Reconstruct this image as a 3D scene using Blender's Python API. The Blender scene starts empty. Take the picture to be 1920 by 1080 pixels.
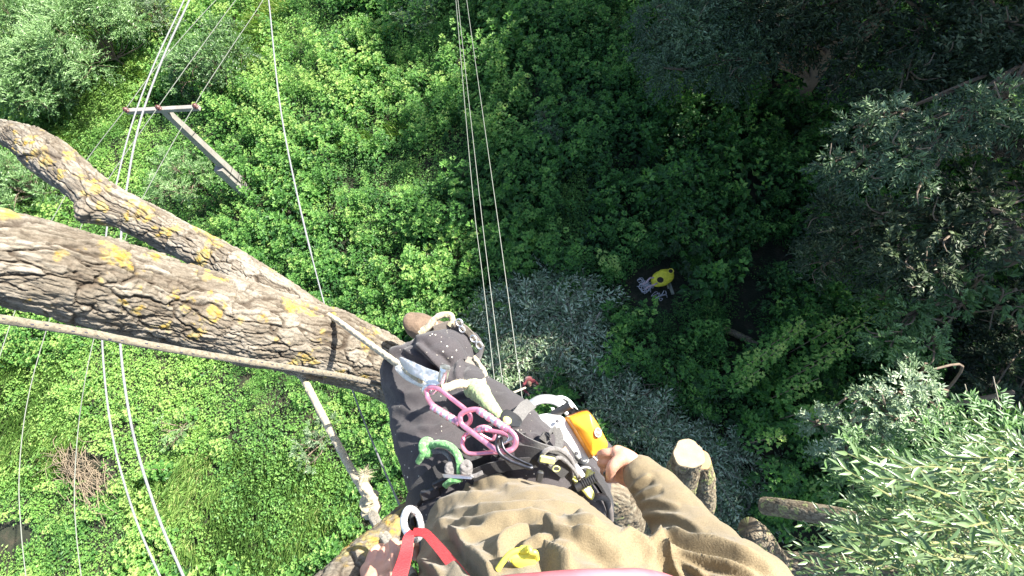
import bpy, math, random
import numpy as np

# ------------------------------------------------------------------ camera, sky, sun
SC = bpy.context.scene
COL = SC.collection
F = 950.0                       # focal length in pixels of a 1920 wide frame
H = 20.0                        # the camera is 20 m above the ground
_u = np.array([-120.0, 360.0, 950.0]); _u /= np.linalg.norm(_u)
_y = np.array([0.0, 1.0, 0.0]); _y -= (_y @ _u) * _u; _y /= np.linalg.norm(_y)
_x = np.cross(_y, _u)
RC = np.array([_x, _y, _u])     # camera axes -> world
CAM = np.array([0.0, 0.0, H])

cam_d = bpy.data.cameras.new('camera')
cam_d.sensor_width = 36.0
cam_d.lens = 36.0 * F / 1920.0
cam_d.clip_start = 0.02
cam_d.clip_end = 2000.0
cam = bpy.data.objects.new('camera', cam_d)
COL.objects.link(cam)
from mathutils import Matrix
m4 = Matrix([[float(RC[i][0]), float(RC[i][1]), float(RC[i][2]), float(CAM[i])] for i in range(3)] + [[0, 0, 0, 1]])
cam.matrix_world = m4
SC.camera = cam

SUN_EL = 42.0
SUN_AZ = math.degrees(math.atan2(0.87, 0.49))       # clockwise from +Y
w = bpy.data.worlds.new('World'); SC.world = w; w.use_nodes = True
nt = w.node_tree
sky = nt.nodes.new('ShaderNodeTexSky'); sky.sky_type = 'NISHITA'; sky.sun_disc = False
sky.sun_elevation = math.radians(SUN_EL); sky.sun_rotation = math.radians(SUN_AZ)
nt.links.new(sky.outputs[0], nt.nodes['Background'].inputs[0])
nt.nodes['Background'].inputs[1].default_value = 0.092
sd = bpy.data.lights.new('sun', 'SUN'); sd.energy = 5.0; sd.angle = math.radians(0.5); sd.color = (1.0, 0.95, 0.86)
sun = bpy.data.objects.new('sun', sd); COL.objects.link(sun)
sun.rotation_euler = (math.radians(90 - SUN_EL), 0, math.radians(180 - SUN_AZ))
SUNV = np.array([math.cos(math.radians(SUN_EL)) * math.sin(math.radians(SUN_AZ)),
                 math.cos(math.radians(SUN_EL)) * math.cos(math.radians(SUN_AZ)), math.sin(math.radians(SUN_EL))])
SC.view_settings.view_transform = 'Standard'
SC.view_settings.look = 'None'
SC.view_settings.exposure = 1.88
SC.view_settings.gamma = 1.0

# ------------------------------------------------------------------ helpers
rng = np.random.default_rng(7)
random.seed(7)

def P(px, py, d):
    """point at distance d in front of the lens plane, seen at pixel (px, py)"""
    return CAM + RC @ np.array([(px - 960) / F * d, (540 - py) / F * d, -d])

def G(px, py, h=0.0):
    """point at height h above the ground seen at pixel (px, py)"""
    r = RC @ np.array([px - 960.0, 540.0 - py, -F])
    return CAM + r * ((h - H) / r[2])

def proj(V):
    c = (V - CAM) @ RC
    return 960 + F * c[:, 0] / -c[:, 2], 540 - F * c[:, 1] / -c[:, 2], -c[:, 2]

def CV(x, y, z):
    """direction given in the lens frame (right, up, towards the viewer)"""
    v = RC @ np.array([x, y, z], float); return v / np.linalg.norm(v)

def norm(a):
    a = np.asarray(a, float)
    return a / np.maximum(np.linalg.norm(a, axis=-1, keepdims=True), 1e-9)

def hsh(ix, iy, iz, s=0):
    h = (ix.astype(np.int64) * 374761393 + iy.astype(np.int64) * 668265263 + iz.astype(np.int64) * 2147483647 + s * 974634777) & 0xffffffff
    h = ((h ^ (h >> 13)) * 1274126177) & 0xffffffff
    h = ((h ^ (h >> 16)) * 2246822519) & 0xffffffff
    return ((h ^ (h >> 15)) & 0xffffff) / float(0x1000000)

def vnoise(p, s=0):
    p = np.asarray(p, float); i = np.floor(p).astype(np.int64); f = p - i; f = f * f * (3 - 2 * f)
    r = 0
    for dx in (0, 1):
        wx = f[:, 0] if dx else 1 - f[:, 0]
        for dy in (0, 1):
            wy = f[:, 1] if dy else 1 - f[:, 1]
            for dz in (0, 1):
                wz = f[:, 2] if dz else 1 - f[:, 2]
                r = r + wx * wy * wz * hsh(i[:, 0] + dx, i[:, 1] + dy, i[:, 2] + dz, s)
    return r

def fbm(p, o=4, s=0):
    p = np.asarray(p, float); a = 0.5; r = 0; t = 0
    for k in range(o):
        r = r + a * vnoise(p, s + k); t += a; a *= 0.5; p = p * 2.03 + 11.3
    return r / t

def p3(xy, sc=1.0, z=0.0):
    return np.column_stack([xy[:, 0] * sc, xy[:, 1] * sc, np.full(len(xy), z)])

def sstep(a, b, x):
    t = np.clip((x - a) / (b - a), 0, 1); return t * t * (3 - 2 * t)

def mesh_np(name, V, faces, mat, parent=None, attrs=None, smooth=True):
    """faces: (n,3) or (n,4) int array, or a list of such arrays"""
    me = bpy.data.meshes.new(name)
    fl = faces if isinstance(faces, list) else [faces]
    fl = [np.asarray(f, np.int32) for f in fl if len(f)]
    V = np.asarray(V, np.float32)
    me.vertices.add(len(V)); me.vertices.foreach_set('co', V.ravel())
    loops = np.concatenate([f.ravel() for f in fl])
    tot = np.concatenate([np.full(len(f), f.shape[1], np.int32) for f in fl])
    start = np.concatenate([[0], np.cumsum(tot)[:-1]]).astype(np.int32)
    me.loops.add(len(loops)); me.loops.foreach_set('vertex_index', loops.astype(np.int32))
    me.polygons.add(len(tot)); me.polygons.foreach_set('loop_start', start)
    me.polygons.foreach_set('use_smooth', np.full(len(tot), smooth))
    if attrs:
        for k, a in attrs.items():
            at = me.attributes.new(k, 'FLOAT', 'POINT'); at.data.foreach_set('value', np.asarray(a, np.float32))
    me.update(calc_edges=True)
    me.materials.append(mat)
    o = bpy.data.objects.new(name, me); COL.objects.link(o)
    if parent is not None: o.parent = parent
    return o

def local(o, at):
    """move the origin of a top-level mesh to its base without moving its surface"""
    me = o.data; at = np.asarray(at, float)
    co = np.empty(len(me.vertices) * 3, np.float32); me.vertices.foreach_get('co', co)
    co = co.reshape(-1, 3) - at; me.vertices.foreach_set('co', co.astype(np.float32).ravel()); me.update()
    o.location = at.tolist(); return o

def tag(o, label=None, cat=None, group=None, kind=None):
    if label: o['label'] = label
    if cat: o['category'] = cat
    if group: o['group'] = group
    if kind: o['kind'] = kind
    return o

def thing(name, label, cat, group=None):
    o = bpy.data.objects.new(name, None); COL.objects.link(o); o.empty_display_size = 0.2
    return tag(o, label, cat, group)

def catmull(pts, n=8, closed=False):
    pts = np.asarray(pts, float); m = len(pts); out = []
    rngk = range(m if closed else m - 1)
    for i in rngk:
        if closed:
            a, b, c, d = pts[(i - 1) % m], pts[i], pts[(i + 1) % m], pts[(i + 2) % m]
        else:
            b, c = pts[i], pts[i + 1]
            a = pts[i - 1] if i > 0 else 2 * b - c
            d = pts[i + 2] if i + 2 < m else 2 * c - b
        for k in range(n):
            t = k / n
            out.append(0.5 * ((2 * b) + (-a + c) * t + (2 * a - 5 * b + 4 * c - d) * t * t + (-a + 3 * b - 3 * c + d) * t ** 3))
    if not closed: out.append(pts[-1])
    return np.array(out)

def frames(C, closed=False):
    T = np.gradient(C, axis=0)
    if closed: T = np.roll(C, -1, 0) - np.roll(C, 1, 0)
    T = norm(T)
    a = np.array([0, 0, 1.0]) if abs(T[0][2]) < 0.9 else np.array([1.0, 0, 0])
    U = np.zeros_like(C); u = norm(np.cross(T[0], a))
    for i in range(len(C)):
        u = u - (u @ T[i]) * T[i]; u = u / np.linalg.norm(u); U[i] = u
    W = np.cross(T, U)
    if closed:      # spread the twist left over at the seam
        e = U[0]; ang = math.atan2(np.cross(U[-1], e) @ T[0], U[-1] @ e)
        th = np.linspace(0, 1, len(C)) * ang
        U, W = U * np.cos(th)[:, None] + W * np.sin(th)[:, None], -U * np.sin(th)[:, None] + W * np.cos(th)[:, None]
    return T, U, W

def tube_geo(C, R, ns=12, closed=False, cap=True, off=0, shape=None):
    """C centre points, R radius (scalar or per point); shape(th)->(a,b) optional cross-section"""
    C = np.asarray(C, float); n = len(C); R = np.broadcast_to(np.asarray(R, float), (n,))
    T, U, W = frames(C, closed)
    th = np.linspace(0, 2 * math.pi, ns, endpoint=False)
    ca, sa = (np.cos(th), np.sin(th)) if shape is None else shape
    V = C[:, None, :] + R[:, None, None] * (ca[None, :, None] * U[:, None, :] + sa[None, :, None] * W[:, None, :])
    V = V.reshape(-1, 3)
    i = np.arange(n if closed else n - 1)[:, None]; j = np.arange(ns)[None, :]
    i2 = (i + 1) % n; j2 = (j + 1) % ns
    Q = np.stack([i * ns + j, i * ns + j2, i2 * ns + j2, i2 * ns + j], -1).reshape(-1, 4)
    tri = np.zeros((0, 3), int)
    if cap and not closed:
        V = np.vstack([V, C[0], C[-1]]); a = n * ns; jj = np.arange(ns); jn = (jj + 1) % ns
        tri = np.vstack([np.column_stack([np.full(ns, a), jn, jj]),
                         np.column_stack([np.full(ns, a + 1), (n - 1) * ns + jj, (n - 1) * ns + jn])])
    return V, Q + off, tri + off

class MB:
    """collects shapes and links them as ONE mesh object"""
    def __init__(s): s.V = []; s.Q = []; s.T = []; s.n = 0
    def add(s, V, Q=None, T=None):
        s.V.append(np.asarray(V, float))
        if Q is not None and len(Q): s.Q.append(np.asarray(Q) + s.n)
        if T is not None and len(T): s.T.append(np.asarray(T) + s.n)
        s.n += len(V); return s
    def tube(s, C, R, ns=10, closed=False, cap=True, shape=None):
        V, Q, T = tube_geo(C, R, ns, closed, cap, shape=shape); return s.add(V, Q, T)
    def ball(s, c, r, n=12, axes=None):
        r = np.broadcast_to(np.asarray(r, float), (3,)); ph = np.linspace(0, math.pi, n + 1)[1:-1]; th = np.linspace(0, 2 * math.pi, 2 * n, endpoint=False)
        A = np.eye(3) if axes is None else np.asarray(axes)
        L = np.array([[math.sin(p) * math.cos(t), math.sin(p) * math.sin(t), math.cos(p)] for p in ph for t in th] + [[0, 0, 1], [0, 0, -1]]) * r
        V = L @ A + np.asarray(c)
        m = 2 * n; k = len(ph); Q = []; T = []
        for i in range(k - 1):
            for j in range(m): Q.append([i * m + j, (i + 1) * m + j, (i + 1) * m + (j + 1) % m, i * m + (j + 1) % m])
        for j in range(m):
            T.append([k * m, j, (j + 1) % m]); T.append([k * m + 1, (k - 1) * m + (j + 1) % m, (k - 1) * m + j])
        return s.add(V, np.array(Q), np.array(T))
    def box(s, c, ax, half, bev=0.0):
        """box with its own axes, chamfered edges"""
        ax = norm(np.asarray(ax, float)); h = np.asarray(half, float); b = min(bev, min(h) * 0.9)
        if b <= 0:
            L = np.array([[x, y, z] for x in (-1, 1) for y in (-1, 1) for z in (-1, 1)]) * h
            Q = [[0, 1, 3, 2], [4, 6, 7, 5], [0, 4, 5, 1], [2, 3, 7, 6], [0, 2, 6, 4], [1, 5, 7, 3]]
            return s.add(L @ ax + c, Q)
        V = []; idx = {}
        for sx in (-1, 1):
            for sy in (-1, 1):
                for sz in (-1, 1):
                    for k in range(3):
                        v = np.array([sx, sy, sz]) * h; w_ = np.array([sx, sy, sz]) * b
                        for q in range(3):
                            if q != k: v[q] -= w_[q]
                        idx[(sx, sy, sz, k)] = len(V); V.append(v)
        Q = []; T = []
        for k in range(3):
            for sg in (-1, 1):
                q = []
                for (a_, b_) in ((-1, -1), (1, -1), (1, 1), (-1, 1)):
                    c3 = [0, 0, 0]; c3[k] = sg; c3[(k + 1) % 3] = a_; c3[(k + 2) % 3] = b_; q.append(idx[tuple(c3) + (k,)])
                Q.append(q if sg > 0 else q[::-1])
        for k in range(3):          # edges along axis k
            i1, i2 = (k + 1) % 3, (k + 2) % 3
            for a_ in (-1, 1):
                for b_ in (-1, 1):
                    def cc(e, f_):
                        c3 = [0, 0, 0]; c3[k] = e; c3[i1] = a_; c3[i2] = b_; return idx[tuple(c3) + (f_,)]
                    Q.append([cc(-1, i1), cc(1, i1), cc(1, i2), cc(-1, i2)])
        for sx in (-1, 1):
            for sy in (-1, 1):
                for sz in (-1, 1): T.append([idx[(sx, sy, sz, k)] for k in range(3)])
        return s.add(np.array(V) @ ax + c, Q, T)
    def prism(s, outline, nrm, thick, bev=0.0):
        """closed outline of 3D points pushed along nrm by thick; edges rounded by an inset ring"""
        O = np.asarray(outline, float); n = len(O); nrm = norm(nrm); c = O.mean(0)
        rings = [O]
        if bev > 0:
            ins = O + norm(c - O) * bev
            rings = [ins, O + nrm * bev, O + nrm * (thick - bev), ins + nrm * thick]
        else: rings = [O, O + nrm * thick]
        V = np.vstack(rings + [[c], [c + nrm * thick]]); k = len(rings); Q = []; T = []
        for i in range(k - 1):
            for j in range(n): Q.append([i * n + j, i * n + (j + 1) % n, (i + 1) * n + (j + 1) % n, (i + 1) * n + j])
        for j in range(n):
            T.append([k * n, (j + 1) % n, j]); T.append([k * n + 1, (k - 1) * n + j, (k - 1) * n + (j + 1) % n])
        return s.add(V, Q, T)
    def strap(s, C, W, wid, th=0.003):
        """flat webbing along C; W = sideways direction(s)"""
        C = np.asarray(C, float); n = len(C); T_ = norm(np.gradient(C, axis=0)); W = norm(np.broadcast_to(np.asarray(W, float), C.shape))
        W = norm(W - (W * T_).sum(1)[:, None] * T_); N = np.cross(T_, W)
        wid = np.broadcast_to(np.asarray(wid, float), (n,))[:, None]
        sec = [C - W * wid / 2 - N * th / 2, C + W * wid / 2 - N * th / 2, C + W * wid / 2 + N * th / 2, C - W * wid / 2 + N * th / 2]
        V = np.stack(sec, 1).reshape(-1, 3); Q = []
        for i in range(n - 1):
            for j in range(4): Q.append([i * 4 + j, i * 4 + (j + 1) % 4, (i + 1) * 4 + (j + 1) % 4, (i + 1) * 4 + j])
        Q.append([3, 2, 1, 0]); Q.append([(n - 1) * 4 + k for k in range(4)])
        return s.add(V, Q)
    def build(s, name, mat, parent=None, smooth=True):
        V = np.vstack(s.V); fl = []
        if s.Q: fl.append(np.vstack(s.Q))
        if s.T: fl.append(np.vstack(s.T))
        o = mesh_np(name, V, fl, mat, parent, smooth=smooth)
        if smooth:
            try: o.data.set_sharp_from_angle(angle=math.radians(40))
            except Exception: pass
        return o

# ------------------------------------------------------------------ materials
def new_mat(name):
    m = bpy.data.materials.new(name); m.use_nodes = True
    t = m.node_tree; b = t.nodes['Principled BSDF']; return m, t, b

def N(t, typ, **kw):
    n = t.nodes.new(typ)
    for k, v in kw.items(): setattr(n, k, v)
    return n

def noise(t, scale, detail=4, rough=0.6, vec=None, dist=0.0):
    n = N(t, 'ShaderNodeTexNoise'); n.inputs['Scale'].default_value = scale; n.inputs['Detail'].default_value = detail
    n.inputs['Roughness'].default_value = rough; n.inputs['Distortion'].default_value = dist
    if vec is None:
        tc = N(t, 'ShaderNodeTexCoord'); vec = tc.outputs['Object']
    t.links.new(vec, n.inputs['Vector']); return n

def ramp(t, src, stops):
    r = N(t, 'ShaderNodeValToRGB'); e = r.color_ramp.elements
    while len(e) < len(stops): e.new(0.5)
    for k, (p_, c) in enumerate(stops):
        e[k].position = p_; e[k].color = (c[0], c[1], c[2], 1) if not np.isscalar(c) else (c, c, c, 1)
    t.links.new(src, r.inputs[0]); return r

def bump(t, src, b, strength=0.3, dist=0.01):
    n = N(t, 'ShaderNodeBump'); n.inputs['Strength'].default_value = strength; n.inputs['Distance'].default_value = dist
    t.links.new(src, n.inputs['Height']); t.links.new(n.outputs[0], b.inputs['Normal']); return n

def plain(name, c, rough=0.6, metal=0.0, var=0.25, scale=30, bmp=0.15, bscale=120, bd=0.001, spec=0.5):
    m, t, b = new_mat(name)
    n = noise(t, scale, 5)
    lo = tuple(x * (1 - var) for x in c); hi = tuple(min(1, x * (1 + var)) for x in c)
    r = ramp(t, n.outputs['Fac'], [(0.3, lo), (0.7, hi)]); t.links.new(r.outputs[0], b.inputs['Base Color'])
    b.inputs['Roughness'].default_value = rough; b.inputs['Metallic'].default_value = metal
    b.inputs['Specular IOR Level'].default_value = spec
    if bmp: bump(t, noise(t, bscale, 3).outputs['Fac'], b, bmp, bd)
    return m

def leaf_mat(name, stops, rough=0.5, trans=0.3, tcol=None, spec=0.35):
    """leaf colour runs along the per-leaf attribute 'tone'"""
    m, t, b = new_mat(name)
    a = N(t, 'ShaderNodeAttribute'); a.attribute_name = 'tone'
    r = ramp(t, a.outputs['Fac'], stops)
    t.links.new(r.outputs[0], b.inputs['Base Color']); b.inputs['Roughness'].default_value = rough
    b.inputs['Specular IOR Level'].default_value = spec
    tr = N(t, 'ShaderNodeBsdfTranslucent')
    mx = N(t, 'ShaderNodeMix', data_type='RGBA', blend_type='MULTIPLY'); mx.inputs[0].default_value = 1.0
    t.links.new(r.outputs[0], mx.inputs[6]); tc = tcol or (1.5, 1.7, 0.6); mx.inputs[7].default_value = (*tc, 1)
    t.links.new(mx.outputs[2], tr.inputs[0])
    ms = N(t, 'ShaderNodeMixShader'); ms.inputs[0].default_value = trans
    t.links.new(b.outputs[0], ms.inputs[1]); t.links.new(tr.outputs[0], ms.inputs[2])
    t.links.new(ms.outputs[0], t.nodes['Material Output'].inputs[0]); return m
# ------------------------------------------------------------------ leaves
def leaf_geo(B, D, Nn, L, W, fold=0.18, midpos=0.45):
    """folded kite leaves: base, tip, two sides"""
    D = norm(D); S = norm(np.cross(D, Nn)); U = np.cross(S, D)
    L = np.asarray(L)[:, None]; W = np.asarray(W)[:, None]
    tip = B + D * L - U * L * 0.12
    mid = B + D * L * midpos
    l = mid + S * W * 0.5 + U * W * fold; r = mid - S * W * 0.5 + U * W * fold
    V = np.stack([B, r, tip, l], 1).reshape(-1, 3); n = len(B); k = np.arange(n)[:, None] * 4
    T = np.concatenate([k + [0, 1, 2], k + [0, 2, 3]], 1).reshape(-1, 3)
    return V, T

def leaf_obj(name, L, mat, parent=None, fold=0.18, midpos=0.45, fine=False):
    B, D, Nn, ln, wd, tn = L
    if fine:
        D = norm(D); S = norm(np.cross(D, Nn)); U = np.cross(S, D); ln_ = ln[:, None]; wd_ = wd[:, None]
        curl = rng.uniform(0.02, 0.28, len(B))[:, None]
        rows = []
        for f_, w_ in ((0.0, 0.06), (0.18, 0.62), (0.42, 1.0), (0.7, 0.72), (0.88, 0.34), (1.0, 0.0)):
            c = B + D * ln_ * f_ - U * ln_ * curl * f_ * f_
            e = wd_ * 0.5 * w_
            rows.append(np.stack([c + S * e + U * e * 0.5, c, c - S * e + U * e * 0.5], 1))
        V = np.stack(rows, 1).reshape(-1, 3); nr = 6; k = np.arange(len(B))[:, None] * nr * 3; fs = []
        for i in range(nr - 1):
            for j in range(2): fs.append(k + [i * 3 + j, i * 3 + j + 1, i * 3 + j + 4, i * 3 + j + 3])
        Q = np.concatenate(fs, 1).reshape(-1, 4)
        return mesh_np(name, V, Q, mat, parent, attrs={'tone': np.repeat(tn, nr * 3)}, smooth=True)
    V, T = leaf_geo(B, D, Nn, ln, wd, fold, midpos)
    return mesh_np(name, V, T, mat, parent, attrs={'tone': np.repeat(tn, 4)}, smooth=False)

def cat_leaves(parts):
    return [np.concatenate([p_[i] for p_ in parts]) for i in range(6)]

def tpl_maple(r, h, shoots=4, levels=5, spread=0.35, leaf=0.13, n3=3):
    """young broadleaf sapling: upright shoots carrying whorls of compound leaves"""
    B = []; D = []; U = []; L = []; T = []
    for s in range(shoots):
        a = r.uniform(0, 6.28); q = spread * math.sqrt(r.uniform(0, 1)); tx, ty = q * math.cos(a), q * math.sin(a)
        hh = h * r.uniform(0.7, 1.0); ph = r.uniform(0, 6.28); tn = r.uniform(-0.12, 0.12)
        for k in range(levels):
            fz = k / max(levels - 1, 1); z = hh * (1 - 0.62 * fz); reach = 0.05 + 0.2 * fz ** 0.7
            for j in range(4):
                az = ph + k * 2.4 + j * 1.571 + r.uniform(-.25, .25); el = 0.75 - 1.0 * fz + r.uniform(-.2, .2)
                d = np.array([math.cos(az) * math.cos(el), math.sin(az) * math.cos(el), math.sin(el)])
                c = np.array([tx * z / hh, ty * z / hh, z]) + d * reach
                for q2 in range(n3):
                    az2 = az + (q2 - (n3 - 1) / 2) * 0.95 + r.uniform(-.2, .2); e2 = el - 0.25 + r.uniform(-.3, .25)
                    dd = np.array([math.cos(az2) * math.cos(e2), math.sin(az2) * math.cos(e2), math.sin(e2)])
                    B.append(c); D.append(dd); U.append(np.array([0, 0, 1]) + r.normal(0, .35, 3)); L.append(leaf * (0.6 + 0.5 * fz) * r.uniform(.8, 1.2))
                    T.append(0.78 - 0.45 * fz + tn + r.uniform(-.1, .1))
    L = np.array(L); return [np.array(B), np.array(D), np.array(U), L, L * 0.62, np.array(T)]

def tpl_weed(r, h=0.35, n=45, leaf=0.08, spread=0.28, wr=0.55):
    a = r.uniform(0, 6.28, n); q = spread * np.sqrt(r.uniform(0, 1, n)); z = h * (1 - (q / spread) ** 2 * .6) * r.uniform(0.55, 1, n)
    B = np.column_stack([q * np.cos(a), q * np.sin(a), z]); az = a + r.normal(0, .8, n); el = r.uniform(-.4, .5, n)
    D = np.column_stack([np.cos(az) * np.cos(el), np.sin(az) * np.cos(el), np.sin(el)])
    U = np.column_stack([r.normal(0, .4, n), r.normal(0, .4, n), np.ones(n)]); L = leaf * r.uniform(.7, 1.3, n)
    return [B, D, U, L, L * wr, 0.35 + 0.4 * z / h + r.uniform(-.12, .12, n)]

def tpl_grass(r, n=40, L=0.55, spread=0.2, lean=(0.0, 0.0)):
    a = r.uniform(0, 6.28, n); q = spread * np.sqrt(r.uniform(0, 1, n))
    B = np.column_stack([q * np.cos(a), q * np.sin(a), r.uniform(0.0, .16, n)])
    D = np.column_stack([lean[0] + r.normal(0, .35, n), lean[1] + r.normal(0, .35, n), r.uniform(.25, .9, n)])
    U = np.column_stack([r.normal(0, .5, n), r.normal(0, .5, n), np.ones(n)]); ln = L * r.uniform(.6, 1.2, n)
    return [B, D, U, ln, np.full(n, 0.018) * r.uniform(.8, 1.4, n), 0.45 + r.uniform(-.3, .4, n)]

def scatter(tpls, XY, Z, S, rot=None, tone=None, which=None, tilt=0.12, rs=None):
    """real copies of the template leaves at every point, joined into arrays"""
    rs = rs or rng; n = len(XY); out = []
    which = rs.integers(0, len(tpls), n) if which is None else which
    rot = rs.uniform(0, 6.283, n) if rot is None else rot
    tone = np.zeros(n) if tone is None else tone
    for k, tp in enumerate(tpls):
        ii = np.where(which == k)[0]
        if not len(ii): continue
        c, s = np.cos(rot[ii])[:, None], np.sin(rot[ii])[:, None]; m = len(tp[0])
        def R(v):
            return np.stack([c * v[None, :, 0] - s * v[None, :, 1], s * v[None, :, 0] + c * v[None, :, 1], np.broadcast_to(v[None, :, 2], (len(ii), m))], -1)
        sc = S[ii][:, None]
        B = R(tp[0]) * sc[:, :, None]
        tl = rs.normal(0, tilt, (len(ii), 2)); B[:, :, 0] += B[:, :, 2] * tl[:, :1]; B[:, :, 1] += B[:, :, 2] * tl[:, 1:]
        B[:, :, 0] += XY[ii, 0][:, None]; B[:, :, 1] += XY[ii, 1][:, None]; B[:, :, 2] += Z[ii][:, None]
        ss = np.minimum(sc, 1.0 + 0.35 * (sc - 1))
        out.append([B.reshape(-1, 3), R(tp[1]).reshape(-1, 3), R(tp[2]).reshape(-1, 3), (tp[3][None] * ss).ravel(), (tp[4][None] * ss).ravel(),
                    (tp[5][None] + tone[ii][:, None]).ravel()])
    return cat_leaves(out)

GREEN = leaf_mat('green_leaves', [(0.0, (.016, .042, .012)), (0.35, (.034, .11, .026)), (0.6, (.080, .205, .042)), (0.85, (.18, .34, .08)), (1.0, (.32, .43, .13))], trans=0.38)
HERB = leaf_mat('herb_leaves', [(0.0, (.018, .055, .02)), (0.4, (.055, .15, .042)), (0.7, (.15, .30, .065)), (1.0, (.31, .46, .12))], trans=0.36)
GRASS = leaf_mat('grass_blades', [(0.0, (.02, .06, .012)), (0.5, (.12, .23, .055)), (0.8, (.27, .38, .11)), (1.0, (.46, .44, .22))], trans=0.36)
SILVER = leaf_mat('silvery_willow_leaves', [(0.0, (.032, .065, .030)), (0.4, (.10, .165, .075)), (0.7, (.20, .285, .15)), (1.0, (.44, .51, .36))], trans=0.15, rough=0.42, tcol=(1.1, 1.3, .8), spec=.5)
WILLOW = leaf_mat('willow_leaves', [(0.0, (.025, .06, .02)), (0.4, (.07, .14, .05)), (0.7, (.14, .255, .085)), (1.0, (.30, .43, .20))], trans=0.25, rough=0.42, tcol=(1.2, 1.5, .6), spec=.5)
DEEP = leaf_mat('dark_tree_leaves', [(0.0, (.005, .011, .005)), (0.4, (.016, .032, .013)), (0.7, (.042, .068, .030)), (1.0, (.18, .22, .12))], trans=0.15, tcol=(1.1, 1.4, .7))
WOOD = plain('twig_bark', (.16, .12, .085), .85, scale=14, bmp=.5, bscale=60, bd=.004)
PALEWOOD = plain('pale_bark', (.24, .21, .16), .85, scale=14, bmp=.5, bscale=60, bd=.004)

# ------------------------------------------------------------------ ground
def gh(xy):
    return 0.35 * (fbm(p3(xy, 0.09), 3, 3) - 0.5) + 0.12 * (fbm(p3(xy, 0.5), 3, 5) - 0.5)

def soil_mat():
    m, t, b = new_mat('soil_and_litter')
    n = noise(t, 1.3, 8, .65); r = ramp(t, n.outputs['Fac'], [(.3, (.010, .012, .006)), (.5, (.018, .022, .010)), (.62, (.04, .034, .02)), (.75, (.08, .06, .036))])
    t.links.new(r.outputs[0], b.inputs['Base Color']); b.inputs['Roughness'].default_value = .95
    bump(t, noise(t, 14, 6).outputs['Fac'], b, .8, .06); return m
g1 = np.concatenate([np.linspace(-600, -60, 12)[:-1], np.linspace(-60, 45, 211), np.linspace(45, 600, 12)[1:]])
g2 = np.concatenate([np.linspace(-600, -25, 12)[:-1], np.linspace(-25, 75, 201), np.linspace(75, 600, 12)[1:]])
gx, gy = np.meshgrid(g1, g2); XYg = np.column_stack([gx.ravel(), gy.ravel()]); nx, ny = len(g1), len(g2)
ii, jj = np.meshgrid(np.arange(ny - 1), np.arange(nx - 1), indexing='ij')
Qg = np.stack([ii * nx + jj, ii * nx + jj + 1, (ii + 1) * nx + jj + 1, (ii + 1) * nx + jj], -1).reshape(-1, 4)
ground = mesh_np('ground', np.column_stack([XYg, gh(XYg)]), Qg, soil_mat())
tag(ground, kind='structure')

def inframe(n, margin=60, hgt=0.5):
    """random ground points in the part of the land the photo shows, even per square metre"""
    c = np.array([G(x, y)[:2] for x in (-300, 2150) for y in (-250, 1250)])
    lo, hi = c.min(0), c.max(0); out = []; tot = 0
    while tot < n:
        q = rng.uniform(lo, hi, (n * 2, 2)); V = np.column_stack([q, np.full(len(q), hgt)])
        px, py, d = proj(V)
        k = (px > -margin) & (px < 1920 + margin) & (py > -margin * 1.6) & (py < 1080 + margin); q = q[k]; out.append(q); tot += len(q)
    return np.concatenate(out)[:n]

def pix(XY, h=0.5):
    return proj(np.column_stack([XY, np.full(len(XY), h)]))[:2]

def blob(px, py, cx, cy, rx, ry, ang=0.0):
    """0..1 membership of a patch of land, soft and ragged edge"""
    c, s = math.cos(ang), math.sin(ang); x = (px - cx) * c + (py - cy) * s; y = -(px - cx) * s + (py - cy) * c
    return np.clip(1.25 - np.sqrt((x / rx) ** 2 + (y / ry) ** 2), 0, 1) / 1.25

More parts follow.
